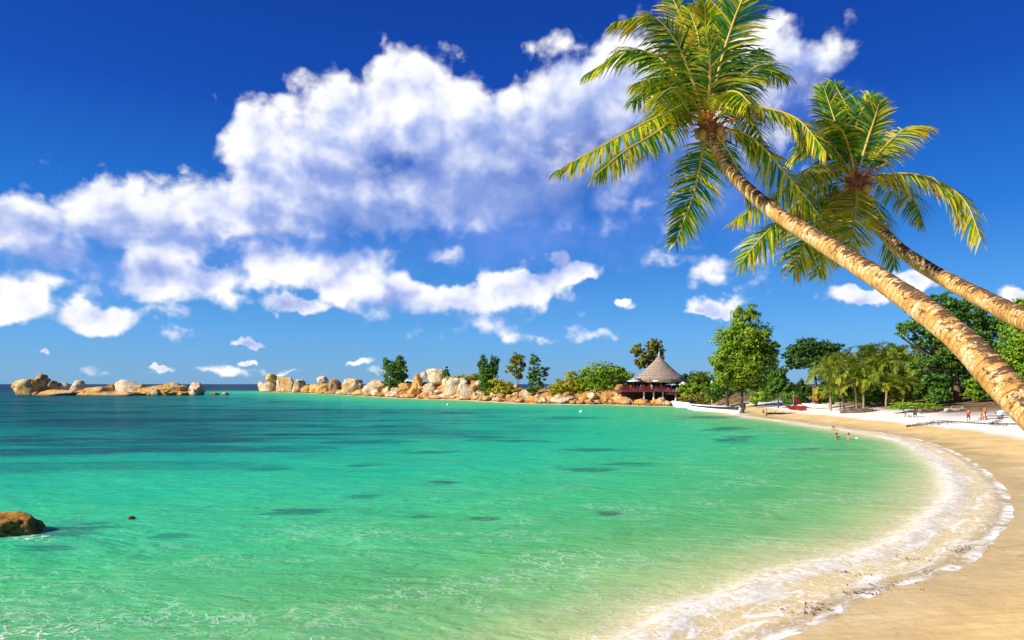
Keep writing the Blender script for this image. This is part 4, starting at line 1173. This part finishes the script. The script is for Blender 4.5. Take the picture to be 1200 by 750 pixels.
def sailboat(px, py, Y, label, hullmat, sailmat, hgt, sailw, rz, hl):
    p = P(px, py, Y); z = ground(p.x, p.y)
    t = empty('beached_sailboat', (p.x, p.y, z + .35), label, 'sailboat'); t.rotation_euler = (0, 0, rz)
    for sg in (-1, 1):
        mb, vs, n, m = hull(hl, .5, .6, .15, 14, 7, .6)
        mb.v = [(v[0], v[1] + sg * 1.0, v[2]) for v in mb.v]
        mb.build('hull', M[hullmat], t, smooth=True)
    for x in (-.8, .9):
        mb = MB(); mb.tube([(x, -1, .5), (x, 1, .5)], .05, 6); mb.build('crossbeam', M['metal'], t)
    mb = MB(); mb.box((.05, 0, .52), (1.6, 1.7, .04)); mb.build('trampoline', M['black'], t)
    mb = MB(); mb.tube([(-.8, 0, .5), (-.75, 0, hgt)], [.06, .035], 6); mb.build('mast', M['metal'], t)
    mb = MB(); mb.tube([(-.8, 0, .95), (sailw - .7, 0, .9)], .04, 6); mb.build('boom', M['metal'], t)
    # sail: slightly bellied sheet with thickness
    mb = MB(); vs = []; K = 8
    for i in range(K + 1):
        u = i / K
        for j in range(5):
            q = j / 4
            x = -.72 + (sailw * (1 - u) ** .8) * q; zz = 1.05 + (hgt - 1.2) * u
            vs.append((x, .25 * math.sin(math.pi * q) * (1 - u), zz))
    fs = [(i * 5 + j, i * 5 + j + 1, (i + 1) * 5 + j + 1, (i + 1) * 5 + j) for i in range(K) for j in range(4)]
    mb.add(vs, fs); o = mb.build('sail', M[sailmat], t, smooth=True); md = o.modifiers.new('cloth', 'SOLIDIFY'); md.thickness = .02
    return t
sailboat(933.5, 474.5, 134, 'red sailed beach catamaran pulled up under the dark shrub', 'red', 'red', 2.9, 2.1, .35, 2.9)
sailboat(957, 473.5, 138, 'white hulled catamaran with tall orange sail beside the palm grove', 'white', 'orange', 4.4, 1.1, -.1, 4.4)

# ------------------------------------------------------------------ logs, loungers, buoys
def log(px, py, Y, length, r, rz, label, name='driftwood_log', tilt=0.0, mat='drift'):
    x = (px - 600) / F * Y; z = ground(x, Y)
    mb = MB(); pts = [(-length / 2 + length * i / 8, .25 * math.sin(i * 1.1), r * .7 + .12 * math.sin(i * .9) * r + tilt * i / 8) for i in range(9)]
    mb.tube(pts, [r * (1 - .06 * i) * (1 + .1 * math.sin(i * 2.3)) for i in range(9)], 8)
    for k in range(3):
        b0 = Vector(pts[2 + k * 2]); mb.tube([b0, b0 + Vector((random.uniform(-.3, .5), random.uniform(-.5, .5), r + random.uniform(.2, .5)))], [r * .35, r * .12], 5)
    o = mb.build(name, M[mat], smooth=True); o.location = (x, Y, z); o.rotation_euler = (0, 0, rz)
    return tag(o, label, 'log')
log(917, 480, 126, 6.5, .2, .25, 'dark slanting streak on the sand left of the red catamaran', mat='wood_dark')  # dark tapered streak along the sand, drawn with the log builder
log(1008, 475, 121, 5, .4, .1, 'thick driftwood log heaped under the front palm')
log(1000, 477, 118, 4, .28, -.3, 'thinner log lying in front of the heaped driftwood')
log(1020, 476, 119, 4.5, .25, .35, 'slanting log right of the heaped driftwood under the palms')
log(1092, 477, 108, 5, .34, .3, 'brown log at the right end of the creeper mound')
log(1122, 474, 106, 4.5, .3, .25, 'pale fallen trunk at the foot of the thick trunked tree', mat='wood_pale')

def lounger(px, Y, rz, label, mat, length=2.0):
    x = (px - 600) / F * Y; z = ground(x, Y)
    t = empty('beach_lounger', (x, Y, z), label, 'lounger'); t.rotation_euler = (0, 0, rz)
    mb = MB(); mb.box((0, 0, .42), (length, .75, .07)); mb.build('bed', M['wood_dark'], t)
    mb = MB(); mb.box((-.1, 0, .5), (length * .75, .68, .1)); mb.build('cushion', M[mat], t)
    mb = MB(); mb.box((length * .42, 0, .78), (.8, .68, .1), ry=-.95); mb.build('backrest', M[mat], t)
    for a in (-1, 1):
        for b_ in (-1, 1):
            mb = MB(); mb.box((a * length * .42, b_ * .3, .19), (.07, .07, .42)); mb.build('leg', M['wood_dark'], t)
    return t
lounger(1163, 92, .1, 'dark framed lounger with white cushion behind the trunk\'s lower end', 'canvas', 2.6)
lounger(1178, 95, -.2, 'second white cushioned lounger, nearest the right edge of the beach', 'canvas', 2.4)
def beachchair(px, Y, rz, label):
    x = (px - 600) / F * Y; z = ground(x, Y)
    t = empty('beach_chair', (x, Y, z), label, 'chair'); t.rotation_euler = (0, 0, rz)
    mb = MB(); mb.box((0, 0, .35), (.6, .6, .05)); mb.build('seat', M['wood_pale'], t)
    mb = MB(); mb.box((.34, 0, .75), (.9, .6, .05), ry=-1.15); mb.build('backrest', M['wood_dark'], t)
    for a in (-1, 1):
        for b_ in (-1, 1):
            mb = MB(); mb.box((a * .25, b_ * .26, .16), (.05, .05, .36)); mb.build('leg', M['wood_dark'], t)
beachchair(1063, 103, 2.8, 'small dark beach chair standing alone on the white sand')
beachchair(1071, 102, .4, 'low beach chair facing away, right of the lone dark one')

def buoy(px, py, r, label):
    x, y = W(px, py)
    t = empty('buoy', (x, y, 0), label, 'buoy')
    mb = MB(); mb.lathe([(.02, -r * .6), (r * .8, -r * .4), (r, 0), (r * .85, r * .5), (r * .3, r * .85), (.03, r * .95)], (0, 0, .05), 14); mb.build('float', M['white'], t, smooth=True)
    mb = MB(); mb.tube([(0, 0, r * .8), (0, 0, r * 1.3)], r * .12, 6); mb.build('ring', M['black'], t)
buoy(681, 483, .42, 'white mooring buoy on the water below the lime thicket')
buoy(525, 474.5, .42, 'white mooring buoy off the rocks below the round boulder')
buoy(1004, 514.5, .16, 'small pale float right of the bathing people')

# ------------------------------------------------------------------ people
def person(loc, label, pose='stand', rz=0.0, shirt=None, shorts=None, hscale=1.0, z=0.0):
    t = empty('person', (loc[0], loc[1], z), label, 'person'); t.rotation_euler = (0, 0, rz); t.scale = (hscale,) * 3
    J = dict(pelvis=(0, 0, .93), waist=(0, 0, 1.08), chest=(0, 0, 1.3), neck=(0, 0, 1.46), head0=(0, -.01, 1.54), head1=(0, -.015, 1.64), head2=(0, -.01, 1.72))
    for sg, k in ((-1, 'l'), (1, 'r')):
        J['hip' + k] = (sg * .09, 0, .9); J['knee' + k] = (sg * .11, -.03 + sg * .05, .5); J['ank' + k] = (sg * .11, .02 + sg * .09, .08); J['toe' + k] = (sg * .12, -.14 + sg * .09, .035)
        J['sh' + k] = (sg * .18, 0, 1.41); J['elb' + k] = (sg * .25, .04, 1.14); J['wri' + k] = (sg * .25, -.08, .9); J['han' + k] = (sg * .24, -.12, .8)
    if pose == 'sit':
        for sg, k in ((-1, 'l'), (1, 'r')):
            J['knee' + k] = (sg * .13, -.42, .93); J['ank' + k] = (sg * .13, -.45, .5); J['toe' + k] = (sg * .13, -.6, .46)
            J['wri' + k] = (sg * .2, -.25, 1.02); J['han' + k] = (sg * .16, -.34, 1.0)
    if pose == 'swim':
        for sg, k in ((-1, 'l'), (1, 'r')):
            J['elb' + k] = (sg * .38, -.12, 1.27); J['wri' + k] = (sg * .5, -.35, 1.3); J['han' + k] = (sg * .5, -.45, 1.31)
    rad = dict(pelvis=.135, waist=.115, chest=.14, neck=.055, head0=.07, head1=.092, head2=.062)
    for k in 'lr': rad.update({'hip' + k: .09, 'knee' + k: .058, 'ank' + k: .04, 'toe' + k: .035, 'sh' + k: .062, 'elb' + k: .043, 'wri' + k: .03, 'han' + k: .035})
    E = [('pelvis', 'waist'), ('waist', 'chest'), ('chest', 'neck'), ('neck', 'head0'), ('head0', 'head1'), ('head1', 'head2')]
    for k in 'lr': E += [('pelvis', 'hip' + k), ('hip' + k, 'knee' + k), ('knee' + k, 'ank' + k), ('ank' + k, 'toe' + k), ('chest', 'sh' + k), ('sh' + k, 'elb' + k), ('elb' + k, 'wri' + k), ('wri' + k, 'han' + k)]
    def skin(name, keys, edges, mat, grow, root):
        me = bpy.data.meshes.new(name); ix = {k: i for i, k in enumerate(keys)}
        me.from_pydata([J[k] for k in keys], [(ix[a], ix[b]) for a, b in edges], []); me.materials.append(mat)
        o = bpy.data.objects.new(name, me); COL.objects.link(o); o.parent = t
        md = o.modifiers.new('skin', 'SKIN'); md.use_smooth_shade = True
        lay = me.skin_vertices[0].data if me.skin_vertices else None
        if lay is None:
            bm = bmesh.new(); bm.from_mesh(me); bm.verts.layers.skin.verify(); bm.to_mesh(me); bm.free(); lay = me.skin_vertices[0].data
        for k, i in ix.items():
            r = rad[k] * grow; lay[i].radius = (r, r); lay[i].use_root = (k == root)
        o.modifiers.new('sub', 'SUBSURF').levels = 1
        return o
    skin('body', list(J), E, M['skin'], 1.0, 'pelvis')
    mb = MB(); mb.lathe([(.1, 1.62), (.108, 1.67), (.1, 1.73), (.06, 1.785), (.01, 1.8)], (0, .015, 0), 12); mb.build('hair', M['hair'], t, smooth=True)
    if shorts: skin('shorts', ['pelvis', 'waist', 'hipl', 'hipr', 'kneel', 'kneer'], [('waist', 'pelvis'), ('pelvis', 'hipl'), ('pelvis', 'hipr'), ('hipl', 'kneel'), ('hipr', 'kneer')], M[shorts], 1.22, 'pelvis')
    if shirt: skin('shirt', ['pelvis', 'waist', 'chest', 'shl', 'shr', 'elbl', 'elbr'], [('pelvis', 'waist'), ('waist', 'chest'), ('chest', 'shl'), ('chest', 'shr'), ('shl', 'elbl'), ('shr', 'elbr')], M[shirt], 1.2, 'waist')
    return t
def onland(px, Y): 
    x = (px - 600) / F * Y
    return (x, Y), ground(x, Y)
p, z = onland(898, 118); person(p, 'bare tanned person in dark shorts standing at the water\'s edge', 'stand', 1.2, None, 'navy', 1.0, z)
p, z = onland(894.5, 133); person(p, 'person in dark clothes seated on the sand behind the bather', 'sit', .3, 'navy', 'navy', .8, z - .62)
x, y = W(980.5, 515.5); person((x, y), 'nearer left bather, shoulders out of the green water', 'swim', .6, None, None, 1.05, -1.12)
x, y = W(994.5, 515.5); person((x, y), 'rightmost bather in the water, arms spread at the surface', 'swim', -.8, None, None, 1.05, -1.12)
x, y = W(976.8, 504.5); person((x, y), 'farthest bather, only head showing near the foam line', 'swim', 2.0, None, None, 1.05, -1.28)
p, z = onland(1135, 90); person(p, 'standing person in red top and dark trousers on the white sand', 'stand', -1.2, 'red', 'navy', 1.0, z)
p, z = onland(1150, 91.5); person(p, 'seated person in orange top beside the white cushioned lounger', 'sit', .8, 'orange', 'orange', 1.0, z - .42)
p, z = onland(1154.5, 94); person(p, 'person in orange standing behind the seated one by the lounger', 'stand', .2, 'orange', 'red', .9, z)
x, y = p[0], 91.5
mb = MB()
for px in (1150,):
    (qx, qy), qz = onland(px, 91.5)
    t = empty('wooden_stool', (qx, qy + .05, qz), 'low wooden stool under the seated person in orange', 'stool')
    mb = MB(); mb.box((0, 0, .36), (.5, .5, .07)); mb.build('seat', M['wood_pale'], t)
    for a in (-1, 1):
        for b_ in (-1, 1):
            mb = MB(); mb.box((a * .18, b_ * .18, .16), (.06, .06, .36)); mb.build('leg', M['wood_dark'], t)

# ------------------------------------------------------------------ loose stuff: dark flecks painting tree shade on the upper beach, weed in the swash
def scatter(name, pts, size, mat, thick=.3):
    V = []; n = len(pts); pts = np.asarray(pts)
    nrm = RNG.normal(size=(n, 3)) * thick + np.array([0, 0, 1]); nrm /= np.linalg.norm(nrm, axis=1)[:, None]
    a = np.cross(nrm, RNG.normal(size=(n, 3))); a /= np.linalg.norm(a, axis=1)[:, None]; b = np.cross(nrm, a)
    s = size * RNG.uniform(.4, 1.3, n)[:, None]
    V = np.stack([pts - a * s, pts - b * s * .5, pts + a * s, pts + b * s * .5], 1).reshape(-1, 3)
    o = np_mesh(name, V, np.arange(n * 4).reshape(-1, 4), mat); o['kind'] = 'stuff'
    return o
M['tree_shade'] = plain('tree_shade_dark', (.13, .09, .05), .9, .5, 5)
M['weed'] = plain('brown_weed', (.16, .075, .02), .7, .5, 5)
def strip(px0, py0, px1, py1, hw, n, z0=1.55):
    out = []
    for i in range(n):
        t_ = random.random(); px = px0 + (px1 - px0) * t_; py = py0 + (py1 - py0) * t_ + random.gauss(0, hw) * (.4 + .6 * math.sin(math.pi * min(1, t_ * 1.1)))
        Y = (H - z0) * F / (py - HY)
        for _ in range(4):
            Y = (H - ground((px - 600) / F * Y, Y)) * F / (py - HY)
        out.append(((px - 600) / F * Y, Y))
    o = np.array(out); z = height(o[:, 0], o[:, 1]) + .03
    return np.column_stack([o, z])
shade_pts = np.concatenate([strip(1062, 496.5, 1176, 488, 1.1, 1500), strip(1160, 496.5, 1196, 494.5, 1.3, 500), strip(1100, 479, 1140, 476, 1, 150)])  # tree shade on the white sand, put in as small dark faces
scatter('shade_flecks', shade_pts, .13, M['tree_shade'], .5)
wp = []
for i in range(420):
    k = RNG.integers(0, len(front)); 
    t_ = random.random()
    q = np.array(W(*random.choice([(1003, 697), (1012, 696), (1022, 693), (1035, 690), (1055, 684), (1090, 671), (1122, 647), (1130, 645), (1135, 642), (963, 709), (958, 715), (950, 720), (985, 672), (1068, 656)])))
    q = q + RNG.normal(size=2) * np.array([.34, .17]) * random.choice([.5, 1, 1.4])
    wp.append(q)
wp = np.array(wp); zz_ = np.maximum(height(wp[:, 0], wp[:, 1]), .03) + .03
scatter('washed_up_weed', np.column_stack([wp, zz_ - .015]), .04, M['weed'], .6)

# ------------------------------------------------------------------ sky, clouds, sun
SUN = Vector((-.80, -.31, .54)).normalized()       # towards the sun
el = math.asin(SUN.z); az = math.atan2(SUN.x, SUN.y)
w = bpy.data.worlds.new('World'); sc.world = w; w.use_nodes = True
nt = w.node_tree; bg = nt.nodes['Background']
sky = nt.nodes.new('ShaderNodeTexSky'); sky.sky_type = 'NISHITA'; sky.sun_disc = False
sky.sun_elevation = el; sky.sun_rotation = az % (2 * math.pi); sky.air_density = 1.0; sky.dust_density = .3; sky.ozone_density = 2.5
tc = nt.nodes.new('ShaderNodeTexCoord').outputs['Generated']

# cloud banks as (px, py, half width, half height, density)
CL = [(30, 262, 75, 45, .9), (130, 250, 85, 42, .9), (215, 262, 70, 45, .95), (70, 300, 90, 42, .7),
      (310, 175, 50, 48, 1.0), (360, 200, 85, 70, 1.0), (430, 150, 70, 60, 1.05), (485, 125, 62, 58, 1.1), (540, 160, 65, 60, 1.0), (600, 165, 75, 62, 1.0),
      (665, 125, 65, 62, 1.0), (730, 110, 75, 66, 1.0), (790, 120, 75, 62, .9), (900, 75, 75, 42, .85), (950, 75, 62, 34, .7), (860, 110, 70, 45, .75),
      (400, 235, 120, 50, .85), (520, 225, 130, 58, .85), (640, 220, 120, 55, .75), (720, 195, 100, 55, .7), (300, 240, 80, 45, .9),
      (15, 350, 50, 24, .95), (110, 373, 48, 20, .95), (180, 318, 58, 36, 1.0), (60, 335, 45, 16, .6), (240, 325, 60, 32, .8),
      (320, 310, 55, 36, .95), (410, 325, 55, 38, .95), (345, 356, 46, 13, 1.0), (460, 345, 60, 28, .85), (540, 352, 60, 22, .8),
      (600, 340, 60, 24, .95), (655, 318, 42, 17, .9), (690, 318, 26, 12, .8), (655, 301, 20, 8, 1.0), (560, 350, 55, 18, .95), (622, 330, 50, 17, 1.0), (675, 312, 34, 12, .95), (590, 380, 90, 14, .42), (640, 392, 90, 8, .4),
      (735, 357, 16, 8, .85), (838, 362, 27, 13, 1.0), (820, 366, 14, 7, .9), (1010, 343, 58, 15, 1.0), (1060, 332, 40, 16, 1.0), (1195, 350, 30, 12, .8),
      (298, 402, 20, 7, .8), (418, 430, 18, 5, .7), (46, 414, 10, 3.5, .8), (170, 437, 80, 5, .40), (255, 434, 90, 7, .44), (190, 431, 14, 7, .9), (290, 424, 9, 6, .9),
      (330, 435, 40, 3.5, .45), (480, 440, 60, 4, .4), (80, 403, 40, 7, .35), (205, 392, 40, 9, .4), (520, 295, 60, 18, .4), (830, 300, 60, 30, .3), (870, 190, 90, 45, .55)]

def uv_of(nt, d):
    sp = nt.nodes.new('ShaderNodeSeparateXYZ'); nt.links.new(d, sp.inputs[0])
    hor = mathn(nt, 'SQRT', mathn(nt, 'ADD', mathn(nt, 'MULTIPLY', sp.outputs[0], sp.outputs[0]), mathn(nt, 'MULTIPLY', sp.outputs[1], sp.outputs[1])))
    cb = nt.nodes.new('ShaderNodeCombineXYZ')
    nt.links.new(mathn(nt, 'ARCTAN2', sp.outputs[0], sp.outputs[1]), cb.inputs[0]); nt.links.new(mathn(nt, 'ARCTAN2', sp.outputs[2], hor), cb.inputs[1])
    return cb.outputs[0]
def noise2(nt, vec, scale, detail, rough=.6, dist=0.0, color=False):
    n = nt.nodes.new('ShaderNodeTexNoise'); n.noise_dimensions = '2D'; n.inputs['Scale'].default_value = scale; n.inputs['Detail'].default_value = detail
    n.inputs['Roughness'].default_value = rough; n.inputs['Distortion'].default_value = dist; nt.links.new(vec, n.inputs['Vector'])
    return n.outputs['Color' if color else 'Fac']
def ellipses(nt, pw, lst, smooth=.2):
    cur = None
    for (px, py, rw, rh, k) in lst:
        a = math.atan((px - 600) / F); ca = math.cos(a); e = math.atan((HY - py) / F * ca)
        wa = rw / F * ca * ca; we = rh / F * ca
        q = vmath(nt, 'MULTIPLY_ADD', pw, (1 / wa, 1 / we, 0), (-a / wa, -e / we, 0))
        c = mathn(nt, 'MULTIPLY_ADD', vmath(nt, 'LENGTH', q), -k * .75, k)
        cur = c if cur is None else mathn(nt, 'SMOOTH_MAX', cur, c, smooth)
    return mathn(nt, 'MAXIMUM', cur, -1.0)
def puffs(nt, p, fine):
    """billows: broad lumps with cauliflower heads; fine adds the frayed rim"""
    q = vmath(nt, 'MULTIPLY', p, (1, 1.2, 1))
    wr = vmath(nt, 'SUBTRACT', noise2(nt, q, 15, 3, .55, 0, True), (.5, .5, .5))
    n1 = noise2(nt, q, 7.5, 3 if not fine else 5, .5, .2)
    vor = nt.nodes.new('ShaderNodeTexVoronoi'); vor.voronoi_dimensions = '2D'; vor.feature = 'SMOOTH_F1'; vor.inputs['Scale'].default_value = 17; vor.inputs['Detail'].default_value = 2.2
    vor.inputs['Roughness'].default_value = .45; vor.inputs['Smoothness'].default_value = .45
    nt.links.new(vmath(nt, 'ADD', q, vmath(nt, 'SCALE', wr, scale=.045)), vor.inputs['Vector'])
    t_ = mathn(nt, 'MULTIPLY', mathn(nt, 'SUBTRACT', n1, .5), .85)
    t_ = mathn(nt, 'ADD', t_, mathn(nt, 'MULTIPLY', mathn(nt, 'SUBTRACT', .36, vor.outputs['Distance']), .55))
    if fine:
        t_ = mathn(nt, 'ADD', t_, mathn(nt, 'MULTIPLY', mathn(nt, 'SUBTRACT', noise2(nt, q, 34, 6, .6, .1), .5), .36))
    return t_
uv = uv_of(nt, tc)
wq = vmath(nt, 'SCALE', vmath(nt, 'SUBTRACT', noise2(nt, uv, 12, 4, .6, 0, True), (.5, .5, .5)), scale=.05)
pw = vmath(nt, 'MULTIPLY', vmath(nt, 'ADD', uv, wq), (1, 1, 0))
env = mathn(nt, 'ADD', ellipses(nt, pw, CL, .3), .06)
# thick parts of the bank that the sun does not reach
DARK = [(650, 240, 190, 66, 1.0), (430, 268, 140, 46, .95), (800, 195, 110, 70, 1.0), (500, 200, 130, 46, .72), (690, 150, 70, 46, .6), (390, 210, 70, 34, .55), (600, 180, 70, 46, .6), (150, 275, 120, 26, .62), (50, 262, 60, 20, .5), (930, 105, 70, 34, .7), (150, 330, 90, 30, .55), (60, 300, 90, 30, .5), (560, 375, 110, 18, .5), (470, 360, 70, 16, .5), (340, 250, 70, 30, .4), (1020, 357, 60, 6, .3), (280, 352, 60, 14, .3)]
shd = ellipses(nt, pw, DARK, .2)
p0 = puffs(nt, uv, False); p1 = puffs(nt, vmath(nt, 'ADD', uv, (-.020, .024, 0)), False); pf = puffs(nt, uv, True)
shp = mathn(nt, 'MAXIMUM', shd, 0)
core = maprange(nt, env, .3, .75, 1.0, .38)         # the heart of the bank is solid, the rim frays
d0 = mathn(nt, 'ADD', env, mathn(nt, 'MULTIPLY', pf, core))
soft = nt.nodes.new('ShaderNodeMapRange'); soft.interpolation_type = 'SMOOTHSTEP'; L(nt, d0, soft.inputs['Value']); soft.inputs['From Min'].default_value = .04
L(nt, maprange(nt, shp, .0, .5, .44, .70), soft.inputs['From Max']); alpha = soft.outputs[0]
alpha = mathn(nt, 'MULTIPLY', alpha, maprange(nt, shp, .1, .95, 1.0, .72))
shade = mathn(nt, 'MULTIPLY', mathn(nt, 'SUBTRACT', p0, p1), maprange(nt, shp, .1, .9, .5, .26))
shade = mathn(nt, 'ADD', shade, mathn(nt, 'MULTIPLY', mathn(nt, 'SUBTRACT', pf, p0), .35))
rim = maprange(nt, env, .2, .8, .12, -.06)
lit_ = mathn(nt, 'SUBTRACT', mathn(nt, 'ADD', shade, rim), mathn(nt, 'MULTIPLY', shp, .46))
lit_ = maprange(nt, lit_, -.62, .17)
CLOUD_K = 7.2
ccol = ramp(nt, lit_, [(0, (.18, .28, .68)), (.35, (.32, .42, .79)), (.6, (.54, .61, .89)), (.82, (.82, .85, .98)), (1, (1.0, 1.0, 1.0))])
ccol = vmath(nt, 'SCALE', ccol, scale=CLOUD_K)
# deepen the blue the way a polarising filter does
hsv = nt.nodes.new('ShaderNodeHueSaturation'); hsv.inputs['Saturation'].default_value = 1.45; hsv.inputs['Value'].default_value = 1.0
L(nt, sky.outputs[0], hsv.inputs['Color'])
skyc = mixc(nt, 1.0, hsv.outputs['Color'], (.50, .76, 1.25, 1), 'MULTIPLY')
sv = nt.nodes.new('ShaderNodeSeparateXYZ'); L(nt, uv, sv.inputs[0])
deep = ramp(nt, mathn(nt, 'MULTIPLY', sv.outputs['Y'], 1.6), [(0, (1.2, 2.8, 4.9)), (.12, (.7, 2.5, 5.3)), (.35, (.12, 1.15, 4.1)), (.6, (.06, .42, 2.8)), (.9, (.05, .22, 1.9))])
skyc = mixc(nt, .8, skyc, deep)
# thin veil of vapour under and between the banks
VEIL = [(600, 275, 230, 62, 1.0), (820, 215, 150, 85, 1.0), (330, 300, 220, 62, 1.0), (110, 312, 150, 62, .9), (520, 352, 210, 32, .9), (640, 388, 130, 16, .7), (950, 120, 90, 40, .8), (230, 392, 130, 16, .6), (1050, 385, 90, 12, .5), (870, 300, 80, 40, .5)]
ve = mathn(nt, 'ADD', ellipses(nt, pw, VEIL, .25), mathn(nt, 'MULTIPLY', pf, .55))
va = maprange(nt, ve, .12, 1.0, 0, .5)
skyc = mixc(nt, va, skyc, tuple(c * CLOUD_K for c in (.24, .38, .92)) + (1,))
fin = mixc(nt, alpha, skyc, ccol)
L(nt, fin, bg.inputs['Color']); bg.inputs['Strength'].default_value = .1
w.cycles.sampling_method = 'NONE'

ld = bpy.data.lights.new('sun', 'SUN'); ld.energy = 5.0; ld.angle = R(.5); ld.color = (1, .94, .83)
lo = bpy.data.objects.new('sun', ld); COL.objects.link(lo); lo.rotation_euler = (-SUN).to_track_quat('-Z', 'Y').to_euler()
lo.location = SUN * 60

# ------------------------------------------------------------------ camera
cd = bpy.data.cameras.new('camera'); cam = bpy.data.objects.new('camera', cd); COL.objects.link(cam)
cam.location = (0, 0, H); cam.rotation_euler = (R(90), 0, 0)
cd.sensor_width = 36; cd.lens = 36 * F / 1200; cd.shift_y = 75 / 1200; cd.clip_end = 90000; cd.clip_start = .1
sc.camera = cam
vs_ = sc.view_settings; vs_.view_transform = 'Standard'; vs_.look = 'None'; vs_.gamma = 1; vs_.exposure = .56; vs_.use_curve_mapping = False
sc.cycles.max_bounces = 8; sc.cycles.transparent_max_bounces = 12
